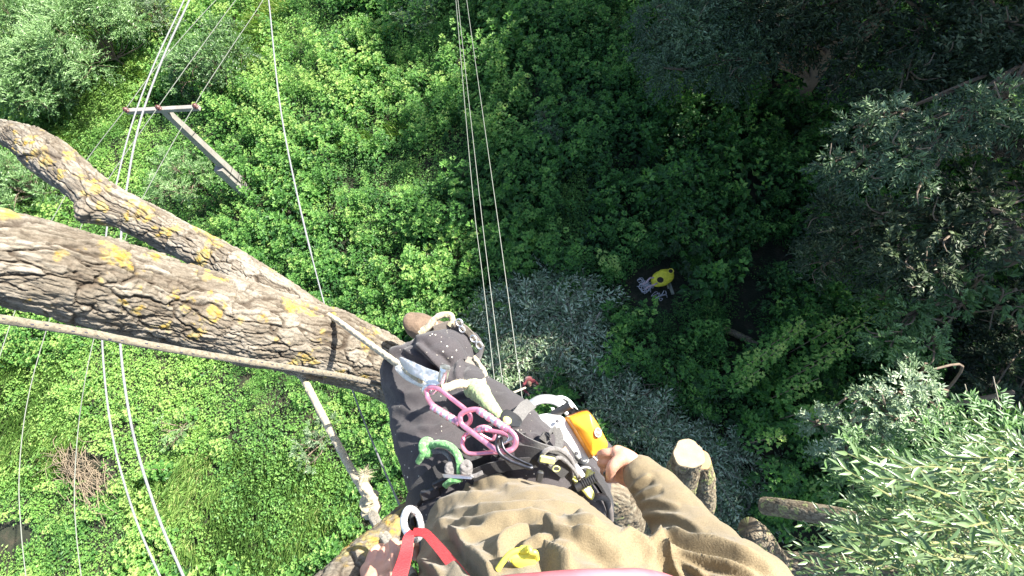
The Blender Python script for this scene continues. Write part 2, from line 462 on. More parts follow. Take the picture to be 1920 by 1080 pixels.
# patches of the land, given by where they lie (tall saplings, low herbs, grass, bare earth)
CLEAR = [(G(1212, 541, 0), .95), (G(1243, 527, 0), 1.0), (G(1258, 540, 0), .8), (G(1250, 505, 0), .5), (G(1240, 560, 0), .6), (G(993, 722, 0), .55), (G(1392, 632, 0), .9)]
def zones(XY):
    px, py = pix(XY, 0.0)
    nn = fbm(p3(XY, 0.35), 3, 21) - .5
    low = np.maximum.reduce([blob(px, py, 760, 330, 170, 60, -.15), blob(px, py, 330, 250, 130, 90), blob(px, py, 150, 230, 90, 70, -.6),
                             blob(px, py, 250, 160, 60, 130, .7), blob(px, py, 1080, 400, 60, 90), blob(px, py, 180, 430, 140, 60),
                             blob(px, py, 560, 330, 60, 20), blob(px, py, 1220, 560, 90, 60), blob(px, py, 200, 360, 220, 130), blob(px, py, 240, 760, 300, 190) * .9, blob(px, py, 560, 900, 260, 170) * .85, blob(px, py, 80, 1000, 200, 140), blob(px, py, 480, 120, 160, 40, -.5), blob(px, py, 620, 60, 150, 40) ])
    grass = np.maximum.reduce([blob(px, py, 470, 960, 240, 130, .2), blob(px, py, 60, 780, 110, 140), blob(px, py, 225, 190, 60, 120, .85), blob(px, py, 130, 260, 60, 70, .85), blob(px, py, 480, 70, 45, 110, .7), blob(px, py, 720, 265, 110, 22, -.2)])
    bare = np.maximum.reduce([blob(px, py, 165, 875, 75, 45, .4), blob(px, py, 10, 1000, 60, 45), blob(px, py, 1215, 545, 52, 32),
                              blob(px, py, 1470, 1010, 120, 45), blob(px, py, 1400, 362, 62, 45), blob(px, py, 1760, 690, 80, 60), blob(px, py, 1440, 480, 55, 36), blob(px, py, 1330, 445, 34, 26), blob(px, py, 1250, 130, 50, 22), blob(px, py, 1560, 300, 50, 40), blob(px, py, 1410, 560, 45, 30), blob(px, py, 1360, 700, 50, 36), blob(px, py, 1420, 850, 60, 50),
                              blob(px, py, 1480, 170, 70, 40), blob(px, py, 1210, 660, 40, 20), blob(px, py, 1850, 290, 110, 60)])
    brush = np.maximum.reduce([blob(px, py, 1025, 620, 155, 125, .3), blob(px, py, 950, 700, 110, 90), blob(px, py, 1170, 770, 130, 75, .5), blob(px, py, 1300, 880, 180, 130, .5)]) * 1.15
    bare = bare + nn * .35
    for c_, q_ in CLEAR: bare = np.maximum(bare, (np.hypot(XY[:, 0] - c_[0], XY[:, 1] - c_[1]) < q_) * 1.0)
    return low + nn * .5, grass + nn * .5, bare, brush + nn * .25, px, py

r1 = np.random.default_rng(11)
MAPLE = [tpl_maple(r1, h, s, l, sp, lf) for h, s, l, sp, lf in ((1.3, 4, 4, .34, .14), (1.0, 3, 4, .26, .13), (1.5, 5, 4, .42, .14), (.8, 3, 3, .25, .12), (1.2, 4, 4, .3, .15), (1.1, 5, 3, .4, .12))]
MAPLE += [tpl_maple(r1, 1.3, 3, 3, .3, .24, 2), tpl_maple(r1, 1.0, 2, 3, .25, .27, 2), tpl_weed(r1, 1.0, 170, .11, .42, .28), tpl_maple(r1, 1.7, 2, 6, .12, .17, 3)]
WEED = [tpl_weed(r1, h, n, lf, sp) for h, n, lf, sp in ((.35, 34, .09, .3), (.25, 30, .075, .26), (.5, 40, .10, .3))]

XY = inframe(7600); low, grs, bare, brush, px, py = zones(XY)
keep = (bare < .35) & (grs < .42) & ((brush < .46) | ((brush < .8) & (rng.random(len(XY)) < .22))) & ((low < .42) | (rng.random(len(XY)) < .12)); XYm = XY[keep]
hn = fbm(p3(XYm, .22), 3, 40); spc = fbm(p3(XYm, .28), 3, 91) + rng.normal(0, .07, len(XYm)); WH = np.where(spc > .60, 6 + rng.integers(0, 2, len(XYm)), np.where(spc < .37, 8, np.where(rng.random(len(XYm)) < .08, 9, rng.integers(0, 6, len(XYm)))))
S = (0.62 + 0.95 * hn) * rng.uniform(.75, 1.25, len(XYm))
px, py = pix(XYm); S *= np.where(py > 640, np.where(px < 900, .7, 1), np.where(px < 760, .82, 1)) * np.where(zones(XYm)[3] > .42, .6, 1)
tone = (fbm(p3(XYm, .16), 3, 60) - .5) * .55 + rng.normal(0, .09, len(XYm)) + 0.24 * np.clip((950 - px) / 700, -.8, 1)  # leaves turn paler towards the left; sunlight there is put into their tone
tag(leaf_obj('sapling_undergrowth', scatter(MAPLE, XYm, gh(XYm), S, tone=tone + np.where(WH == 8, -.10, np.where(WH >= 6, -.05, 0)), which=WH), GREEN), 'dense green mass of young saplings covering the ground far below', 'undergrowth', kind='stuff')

XY = inframe(24000, hgt=.2); low, grs, bare, brush, px, py = zones(XY)
keep = (bare < .30) & (rng.random(len(XY)) < np.where(low > .42, 1.0, np.where(grs > .4, .22, .42))) & ((brush < .5) | (rng.random(len(XY)) < .3)); XYw = XY[keep]
tone = (fbm(p3(XYw, .3), 3, 70) - .5) * .6 + rng.normal(0, .08, len(XYw)) + .04 + .12 * np.clip((900 - pix(XYw, 0)[0]) / 700, -.6, 1)  # weeds lightened leftwards too, the brightness of the sun carried by leaf colour
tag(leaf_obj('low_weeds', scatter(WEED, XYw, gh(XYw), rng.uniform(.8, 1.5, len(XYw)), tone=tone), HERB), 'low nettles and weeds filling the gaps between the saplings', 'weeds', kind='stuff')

XY = inframe(17000, hgt=.1); low, grs, bare, brush, px, py = zones(XY); keep = (grs > .30) & (bare < .4); XYg2 = XY[keep]
fl = fbm(p3(XYg2, .12), 2, 81) * 6.3 * 1.5
GR = [tpl_grass(r1, 46, .6, .26, (1.1, 0)), tpl_grass(r1, 40, .5, .22, (.9, .3)), tpl_grass(r1, 36, .45, .22, (.5, 0))]
tag(leaf_obj('long_grass', scatter(GR, XYg2, gh(XYg2), rng.uniform(.8, 1.3, len(XYg2)), rot=fl + rng.normal(0, .35, len(XYg2)), tone=(fbm(p3(XYg2, .4), 2, 83) - .5) * .6), GRASS), 'long flattened meadow grass lying in swirls', 'grass', kind='stuff')

# ------------------------------------------------------------------ woody plants as things
def limb(mb, pts, r0, r1_, ns=7, n=5):
    C = catmull(pts, n); mb.tube(C, np.linspace(r0, r1_, len(C)), ns)

def spray_leaves(r, c, rad, n, lf, wr, droop=0.3, up=(0, 0, 1), shell=.55, tone0=.4, tonez=.35, orient=None, ntw=None):
    """leaves gathered along short twigs that fan out from the middle of a clump"""
    ntw = ntw or max(6, n // 14); per = max(3, n // ntw)
    d = norm(r.normal(0, 1, (ntw, 3)) + np.array([0, 0, .45])); rad = np.broadcast_to(np.asarray(rad, float), (3,))
    a = c + d * rad * shell * r.uniform(.5, 1.1, (ntw, 1)); td = norm(d + r.normal(0, .35, (ntw, 3)) + np.array([0, 0, -droop]))
    if orient is not None: td = norm(td + np.asarray(orient))
    ln = rad.mean() * r.uniform(.35, .75, (ntw, 1))
    B = []; D = []; U = []; T = []
    s = np.tile(np.linspace(.05, 1, per), (ntw, 1))
    s = s + r.uniform(-.05, .05, s.shape)
    B = a[:, None] + td[:, None] * ln[:, None] * s[:, :, None]; B[:, :, 2] -= droop * (ln * s ** 2) * .5
    side = norm(np.cross(td, np.array([0, 0, 1.0]))); sg = np.where(np.arange(per) % 2, 1, -1)[None, :, None]
    D = norm(td[:, None] * .9 + side[:, None] * sg * .8 + r.normal(0, .3, (ntw, per, 3)) + np.array([0, 0, .12]))
    U = np.array([0, 0, 1.0]) + r.normal(0, .45, (ntw, per, 3)); m = ntw * per
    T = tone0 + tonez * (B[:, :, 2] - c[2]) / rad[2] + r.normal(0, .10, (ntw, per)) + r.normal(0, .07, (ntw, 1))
    L = lf * r.uniform(.7, 1.3, m); return [B.reshape(-1, 3), D.reshape(-1, 3), U.reshape(-1, 3), L, L * wr, T.ravel()]

def woody(name, base, clumps, label, cat, mat, lf, wr, dens, seed, tr=.1, wood=None, group=None, droop=.3, crown='crown', trunkname='trunk', lean=None, tone0=.4, fork=.45):
    """trunk and limbs that reach every clump, crown of leaf sprays; clumps = [(centre, radius)]"""
    r = np.random.default_rng(seed); t = thing(name, label, cat, group); base = np.asarray(base, float); t.location = base.tolist()
    cs = np.array([c for c, q in clumps]); top = cs.mean(0); mb = MB()
    crotch = base + (top - base) * fork + (np.asarray(lean) if lean is not None else 0)
    C = catmull([base - [0, 0, .3], base + (crotch - base) * .5 + r.normal(0, tr, 3), crotch], 6); mb.tube(C - base, np.linspace(tr * 1.25, tr * .8, len(C)), 10)
    out = []
    for c, q in clumps:
        c = np.asarray(c, float); q = np.broadcast_to(np.asarray(q, float), (3,))
        mid = (crotch + c) / 2 + r.normal(0, .12, 3) * np.linalg.norm(c - crotch) + [0, 0, .1]
        limb(mb, np.array([crotch, mid, c]) - base, tr * .6, tr * .12)
        for k in range(3):
            e = c + norm(r.normal(0, 1, 3)) * q * .8; limb(mb, np.array([mid + (c - mid) * .6, (c + e) / 2 + r.normal(0, .05, 3), e]) - base, tr * .2, tr * .04, 5, 4)
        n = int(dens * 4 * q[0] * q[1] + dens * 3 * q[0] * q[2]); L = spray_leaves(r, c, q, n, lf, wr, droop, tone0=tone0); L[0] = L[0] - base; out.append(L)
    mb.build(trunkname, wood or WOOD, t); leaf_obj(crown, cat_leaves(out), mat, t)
    return t

def bush_clumps(r, px, py, rad, h, n, flat=.75, hb=None):
    """clumps filling a dome that stands on the ground under the pixel"""
    c = G(px, py, hb if hb is not None else h * .6); out = []
    for k in range(n):
        d = norm(r.normal(0, 1, 3)); d[2] = abs(d[2]); q = rad * r.uniform(.25, .42)
        out.append((c + d * np.array([rad, rad, h * .45]) * r.uniform(.45, .85) * np.array([1, 1, 1]) - [0, 0, h * .1], (q, q, q * flat)))
    return out, np.array([c[0], c[1], gh(c[None, :2])[0]])

SH = [  # px, py, radius, height, clumps, material, leaf, width ratio, tone, label
 (30, 70, 3.6, 4.4, 30, WILLOW, .16, .26, .6, 'big grey-green willow bush cut by the top left corner of the photo'),
 (160, 55, 3.6, 4.4, 34, WILLOW, .16, .26, .75, 'large pale green willow bush second from the top left corner'),
 (275, 15, 2.4, 3.2, 16, SILVER, .15, .26, .4, 'grey willow bush on the top edge between two larger bushes'),
 (385, 95, 2.6, 3.0, 24, WILLOW, .13, .4, .45, 'round dark based olive bush under the slanting wires'),
 (60, 165, 2.7, 2.8, 26, WILLOW, .13, .4, .62, 'olive bush on the left edge above the lichened limb end'),
 (25, 345, 2.5, 2.4, 22, WILLOW, .13, .3, .65, 'faded green bush on the left edge below the upper limb'),
 (345, 335, 2.0, 2.1, 20, WILLOW, .13, .22, .75, 'pale feathery willow bush beside the foot of the concrete pole'),
 (790, 20, 1.8, 1.6, 14, SILVER, .13, .22, .6, 'pale feathery bush near the top edge left of the three thin wires'),
 (1030, 240, 1.2, 1.6, 10, SILVER, .12, .3, .35, 'small blue grey shrub right of the three thin wires'),
 (840, 480, 1.3, 2.0, 10, GREEN, .13, .5, .75, 'bright leafy shrub left of the three thin wires above the boot'),
 (590, 830, 1.2, 1.2, 10, SILVER, .12, .25, .5, 'blue green feathery shrub left of the hanging lanyard rope'),
 (330, 800, 1.0, 1.3, 9, WILLOW, .09, .35, .75, 'small pale thin leaved shrub in the meadow right of the thick wires'),
]
for k, (px_, py_, rad, h, n, mt, lf, wr, tn, lab) in enumerate(SH):
    r = np.random.default_rng(100 + k); cl, base = bush_clumps(r, px_, py_, rad, h, n)
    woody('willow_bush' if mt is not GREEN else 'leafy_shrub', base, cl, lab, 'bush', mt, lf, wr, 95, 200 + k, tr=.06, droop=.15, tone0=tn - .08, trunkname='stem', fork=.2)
# ------------------------------------------------------------------ the tall trees on the right
def big_tree(label, base, hi, lo, mat, lf, wr, seed, tr=.28, dens=70, lodens=90, tone0=.4, droop=.5, tips=None, name='willow_tree'):
    """hi: (dx, dy, z, r) clumps about the base; lo: (px, py, h, r) clumps where the photo shows the lower sprays"""
    r = np.random.default_rng(seed); base = np.array([base[0], base[1], 0.0]); base[2] = gh(base[None, :2])[0]
    t = thing(name, label, 'tree'); t.location = base.tolist(); mb = MB()
    ztop = max([z for _, _, z, _ in hi] + [h for _, _, h, _ in lo]) if hi else max(h for _, _, h, _ in lo)
    sp = catmull([[0, 0, -.4], [r.normal(0, .25), r.normal(0, .25), ztop * .3], [r.normal(0, .4), r.normal(0, .4), ztop * .6], [r.normal(0, .5), r.normal(0, .5), ztop * .85]], 8)
    mb.tube(sp, np.linspace(tr * 1.15, tr * .35, len(sp)) * (1 + .06 * r.normal(0, 1, len(sp))), 12); out = []
    cl = [(np.array([a, b, z]), q, dens, 1.7) for a, b, z, q in hi] + [(G(a, b, h) - base, q, lodens, 1.0) for a, b, h, q in lo]
    for c, q, dn, big in cl:
        k = int(np.clip((c[2] * .62) / (ztop * .85) * len(sp), 2, len(sp) - 1)); s0 = sp[k]
        mid = s0 * .45 + c * .55 + np.array([0, 0, .5]) + r.normal(0, .25, 3)
        limb(mb, [s0, mid, c], tr * .26, .02, 7)
        for _ in range(4):
            e = c + norm(r.normal(0, 1, 3)) * q * .9; limb(mb, [s0 * .15 + c * .85, (c + e) / 2 + r.normal(0, .08, 3), e], .035, .008, 5, 4)
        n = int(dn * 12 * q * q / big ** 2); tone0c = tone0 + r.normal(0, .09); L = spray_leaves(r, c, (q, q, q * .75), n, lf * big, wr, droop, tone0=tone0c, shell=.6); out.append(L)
    mb.build('trunk', WOOD, t); leaf_obj('crown', cat_leaves(out), mat, t); return t

def ring(r, n, R, z0, z1, q0, q1):
    a = r.uniform(0, 6.28, n); s = R * np.sqrt(r.uniform(.05, 1, n)); z = r.uniform(z0, z1, n)
    return [(s[i] * math.cos(a[i]), s[i] * math.sin(a[i]), z[i], r.uniform(q0, q1)) for i in range(n)]
r = np.random.default_rng(5)
gb = lambda x, y: G(x, y, 0)[:2]
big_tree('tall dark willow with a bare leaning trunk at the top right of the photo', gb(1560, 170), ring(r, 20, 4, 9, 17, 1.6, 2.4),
         [(1640, 40, 7.5, 1.2), (1500, 70, 5.5, 1.3), (1600, 130, 6.5, 1.0), (1420, 10, 5.5, 1.3), (1780, 130, 8, 1.0), (1900, 60, 9, 1.0), (1650, 190, 6.5, .9), (1740, 60, 8, 1.2), (1840, 90, 8.5, 1.1), (1700, 150, 8, .9), (1560, 20, 6.5, 1.2), (1850, 10, 8, 1.4), (1480, 30, 6, 1.1)], DEEP, .15, .42, 31, tone0=.5)
big_tree('dark grey green tree with bare dead twigs on its left side beyond the thicket', gb(1480, 215), ring(r, 14, 3.4, 9, 15, 1.6, 2.3),
         [(1300, 60, 4.5, 1.5), (1230, 90, 3.5, 1.2), (1330, 0, 5, 1.4), (1440, 40, 5.2, 1.2), (1400, 110, 4.6, 1.1), (1380, 150, 4, .9), (1390, 30, 5, 1.5), (1260, 130, 4, 1.1), (1350, 120, 4.2, 1.2), (1430, 90, 5, 1.1), (1230, 40, 4, 1.1)], SILVER, .16, .36, 32, tone0=.12)
big_tree('overhanging willow whose silver leaf sprays end above the dark gap on the right edge', gb(1690, 330), ring(r, 9, 3.2, 10.5, 15, 1.3, 1.9),
         [(1690, 300, 9.5, .75), (1620, 320, 9.2, .65), (1560, 305, 9, .5), (1750, 250, 9.8, .75), (1820, 215, 10, .8), (1660, 220, 9.3, .8), (1720, 350, 9.3, .45), (1880, 200, 10, .9), (1600, 240, 9, .55), (1560, 330, 8.6, .4)],
         SILVER, .13, .28, 33, tone0=.2, droop=.7, lodens=150)
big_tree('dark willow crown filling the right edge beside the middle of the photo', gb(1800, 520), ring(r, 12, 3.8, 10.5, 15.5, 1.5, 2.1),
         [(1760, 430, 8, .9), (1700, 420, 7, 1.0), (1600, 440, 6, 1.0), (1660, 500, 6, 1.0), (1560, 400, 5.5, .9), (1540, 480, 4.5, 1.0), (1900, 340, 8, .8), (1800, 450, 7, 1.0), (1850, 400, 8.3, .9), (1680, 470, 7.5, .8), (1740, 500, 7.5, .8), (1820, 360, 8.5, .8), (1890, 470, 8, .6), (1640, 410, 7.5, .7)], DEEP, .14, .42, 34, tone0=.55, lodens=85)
big_tree('light olive tree at the right with a rounded leafy crown reaching into the dark gap', gb(1640, 640), ring(r, 3, 1.0, 4.5, 6, .6, .9),
         [(1700, 590, 6, .7), (1760, 600, 6, .55), (1660, 640, 5.8, .7), (1740, 650, 6, .6), (1800, 570, 6.2, .4), (1650, 560, 5.6, .6), (1780, 520, 6.5, .5)], WILLOW, .12, .4, 35, tr=.12, tone0=.5, lodens=120)
big_tree('bright silvery willow in full sun below the dark gap on the right', gb(1560, 800), [],
         [(1690, 730, 8.5, .55), (1740, 750, 8.6, .45), (1640, 760, 8.3, .55), (1700, 790, 8.5, .5), (1590, 800, 8, .5), (1640, 830, 8.2, .5), (1560, 850, 7.6, .45), (1720, 700, 8.3, .4), (1530, 790, 7.4, .4)],
         SILVER, .10, .34, 36, tr=.14, tone0=.62, lodens=230)
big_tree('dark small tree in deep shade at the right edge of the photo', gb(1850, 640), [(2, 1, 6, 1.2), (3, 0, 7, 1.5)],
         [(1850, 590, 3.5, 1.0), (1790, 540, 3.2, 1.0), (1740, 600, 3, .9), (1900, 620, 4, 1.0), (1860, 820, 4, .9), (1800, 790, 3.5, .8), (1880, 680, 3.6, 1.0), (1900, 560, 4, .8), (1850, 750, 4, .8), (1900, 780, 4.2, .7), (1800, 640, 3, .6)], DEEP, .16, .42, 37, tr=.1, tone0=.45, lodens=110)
# tall unseen trees, added past the frame to shade the middle of the clearing
for k, (x, y, h, R_) in enumerate([(13, 24, 18, 4), (19, 17, 19, 4.5), (20, 27, 18, 5), (8, 31, 17, 3.5), (24, 9, 19, 4.5), (15, 34, 18, 4.5), (27, 19, 19, 5), (21, 2, 17, 4)]):
    big_tree('tall unseen tree added to cast shade over the clearing', (x, y), ring(r, 22, R_, 6, h, 1.8, 2.8), [], DEEP, .17, .4, 50 + k, tr=.3, dens=75, name='added_shade_tree')['group'] = 'unseen trees added for shade'

# tall young saplings whose tips catch the sun on the right
r = np.random.default_rng(9)
tp = [tpl_maple(r, 2.6, 2, 7, .14, .15), tpl_maple(r, 2.3, 3, 6, .2, .15), tpl_maple(r, 2.9, 2, 8, .12, .14)]
def sapling_obj(px_, py_, h, s, k, label, group, tone=.22):
    q = G(px_, py_, h); base = np.array([q[0], q[1], gh(q[None, :2])[0]]); t = thing('sapling', label, 'sapling', group); t.location = base.tolist()
    sc = h / 2.6; tpk = tp[k % 3]
    L = scatter([tpk], np.zeros((1, 2)), np.zeros(1), np.array([1.0]), tone=np.array([tone]), rs=r, tilt=0)
    L[0] = L[0] * np.array([s, s, sc]); mb = MB(); mb.tube(catmull([[0, 0, -.1], [.04, .02, h * .5], [0, 0, h * .93]], 4), np.linspace(.025, .008, 9), 6)
    mb.build('stem', WOOD, t); leaf_obj('foliage', L, GREEN, t); return t
SUNS = [(1520, 595, 5.4, 'tallest bright sapling tip standing above the dark thicket right of the fallen log'), (1600, 590, 5.0, 'bright sapling tip nearest the pale rounded olive crown'), (1650, 590, 5.2, 'sapling tip half merged with the rounded olive crown on the right'),
 (1512, 612, 5, 'yellow green sapling tip just below the tallest one'), (1445, 655, 5, 'small leftmost bright sapling tip close to the fallen log'), (1470, 650, 4.6, 'dull sapling tip between the leftmost and the tallest bright ones'),
 (1605, 640, 5.2, 'broad bright sapling crown in the middle of the sunlit group'), (1545, 705, 5.2, 'bright sapling tip directly above the silvery willow'), (1570, 665, 4.8, 'half shaded sapling inside the sunlit group'), (1550, 760, 4.6, 'small bright sapling tip touching the left side of the silvery willow'),
 (1430, 690, 4.2, 'bright sapling tip at the lower left of the sunlit group'), (1690, 740, 4.6, 'sapling tip poking out at the right side of the silvery willow'), (1480, 815, 4.5, 'lone sapling tip in the shade between the stump and the silvery willow'), (1580, 760, 4.4, 'sapling partly hidden behind the silvery willow')]
for k, (a, b, h, lab) in enumerate(SUNS): sapling_obj(a, b, h, 1.15, k, lab, 'sunlit tall saplings right of the clearing')
FREE = [(600, 262, 'small bright sapling standing alone on the bare edge right of the pole'), (650, 238, 'bright sapling just up and right of the lone one'), (538, 268, 'bright sapling touching the white line beside the lone one'), (505, 560, 'bright sapling close above the thick limb'), (250, 880, 'low yellow green sapling between the twig tangle and the thick cables')]
for k, (a, b, lab) in enumerate(FREE): sapling_obj(a, b, 2.0, 1.0, k, lab, 'free standing young saplings left of the wires', .15)
# shaded thicket in front of the trees: larger plants
XY = inframe(3000); px, py = pix(XY); bl = np.maximum.reduce([blob(px, py, 1340, 300, 190, 130), blob(px, py, 1450, 480, 260, 130), blob(px, py, 1480, 760, 220, 140), blob(px, py, 1620, 620, 200, 140), blob(px, py, 1800, 500, 200, 200)])
k = (bl > .2) & (zones(XY)[2] < .3) & (zones(XY)[3] < .4); k &= rng.random(len(XY)) < .8; XYt = XY[k]
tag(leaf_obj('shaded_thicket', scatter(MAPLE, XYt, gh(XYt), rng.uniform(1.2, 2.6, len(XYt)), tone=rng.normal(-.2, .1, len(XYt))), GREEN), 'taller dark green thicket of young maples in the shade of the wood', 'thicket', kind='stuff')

# ------------------------------------------------------------------ cut willow brush on the ground
def brush_pile(name, label, px_, py_, rx, ry, n, seed, ang=0.0, hz=.7, lf=.17):
    r = np.random.default_rng(seed); c = G(px_, py_, 0); c[2] = gh(c[None, :2])[0]; t = thing(name, label, 'brush pile'); t.location = c.tolist(); mb = MB(); out = []
    for k in range(n):
        a = r.uniform(0, 6.28); q = math.sqrt(r.uniform(0, 1)); x, y = q * rx * math.cos(a), q * ry * math.sin(a)
        x, y = x * math.cos(ang) - y * math.sin(ang), x * math.sin(ang) + y * math.cos(ang); z = r.uniform(.1, hz) * (1.1 - q * .6)
        d = r.normal(0, 1, 2); d /= np.linalg.norm(d); ln = r.uniform(.7, 1.5); p0 = np.array([x, y, z]); p1 = p0 + [d[0] * ln, d[1] * ln, r.uniform(-.25, .15)]
        C = catmull([p0, (p0 + p1) / 2 + [r.normal(0, .1), r.normal(0, .1), .12], p1], 4); mb.tube(C, np.linspace(.014, .004, len(C)), 4)
        m = 46; s = np.linspace(.1, 1, m); B = p0 + (p1 - p0) * s[:, None]; B[:, 2] += .12 * 4 * s * (1 - s)
        td = norm(p1 - p0); side = np.array([-td[1], td[0], 0.0]); sg = np.where(np.arange(m) % 2, 1, -1)[:, None]
        B = B + side * sg * r.uniform(0, .12, (m, 1)) + r.normal(0, .03, (m, 3)); D = norm(td * .8 + side * sg * .8 + r.normal(0, .4, (m, 3))); U = np.array([0, 0, 1]) + r.normal(0, .6, (m, 3))
        L = lf * r.uniform(.7, 1.3, m); out.append([B, D, U, L, L * .32, .66 + r.normal(0, .26, m) + r.normal(0, .20)])
    mb.build('branches', PALEWOOD, t); leaf_obj('leaves', cat_leaves(out), SILVER, t); return t
brush_pile('brush_pile', 'big heap of cut silvery willow branches on the ground right of the boot', 1025, 615, 2.7, 2.1, 400, 3, -.3, hz=1.2)
brush_pile('brush_pile', 'cut willow branches on the ground between the boot and the reddish clad worker', 945, 695, 1.7, 1.4, 170, 4, hz=.9)
brush_pile('brush_pile', 'cut willow branches lying right of the orange chainsaw cover', 1175, 770, 2.4, 1.1, 210, 5, -.6, hz=1.0)
brush_pile('brush_pile', 'cut branches around the foot of the sawn stub', 1330, 900, 1.8, 1.5, 210, 6, -.8, lf=.15)
brush_pile('brush_pile', 'strip of cut branches below the sleeve left of the log stump', 1350, 985, 1.0, .9, 90, 7, 0, lf=.15)
DRY = plain('dry_twigs', (.22, .17, .115), .9, scale=12, bmp=.3)
def twig_heap(label, px_, py_, rx, ry, n, ang, seed, name='twig_heap'):
    r = np.random.default_rng(seed); c = G(px_, py_, 0); c[2] = gh(c[None, :2])[0]; mb = MB()
    for k in range(n):
        x, y = r.normal(0, rx * .5), r.normal(0, ry * .5); a = ang + r.normal(0, .45); ln = r.uniform(.5, 1.4)
        x, y = x * math.cos(ang) - y * math.sin(ang), x * math.sin(ang) + y * math.cos(ang); z = r.uniform(.1, .6); d = np.array([math.cos(a), math.sin(a)])
        mb.tube(catmull([[x - d[0] * ln / 2, y - d[1] * ln / 2, z - .1], [x + r.normal(0, .08), y + r.normal(0, .08), z + .1], [x + d[0] * ln / 2, y + d[1] * ln / 2, z]], 4), np.linspace(.014, .006, 9), 4)
    o = mb.build(name, DRY); o.location = c.tolist(); return tag(o, label, 'dry twigs')
twig_heap('tangle of dry reddish twigs in the meadow between the left wires', 165, 890, 1.7, .8, 170, -.5, 1)
twig_heap('fan of bare dead twigs below the dark tree beyond the thicket', 1330, 150, 2.2, .5, 45, .35, 2)
twig_heap('fine pale twigs lying across the shaded thicket', 1330, 235, 2.2, .5, 30, -.1, 4)
twig_heap('bare pale twigs on the brush left of the upright stems', 1240, 730, 1.0, .6, 22, .7, 5)
# ------------------------------------------------------------------ bark
def voro(a, b, na, seed):
    """cells on a cylinder: a in cells round (na of them), b in cells along; returns edge distance and cell value"""
    ia = np.floor(a).astype(np.int64); ib = np.floor(b).astype(np.int64); f1 = np.full(len(a), 9.0); f2 = np.full(len(a), 9.0); cv = np.zeros(len(a))
    for da in (-1, 0, 1):
        for db in (-1, 0, 1):
            ca = ia + da; cb = ib + db; cw = np.mod(ca, na); z = np.zeros_like(cw)
            xa = ca + hsh(cw, cb, z, seed); xb = cb + hsh(cw, cb, z, seed + 1)
            d = np.hypot(a - xa, b - xb); c3 = hsh(cw, cb, z, seed + 2)
            nw = d < f1; f2 = np.where(nw, f1, np.minimum(f2, d)); cv = np.where(nw, c3, cv); f1 = np.where(nw, d, f1)
    return f2 - f1, cv

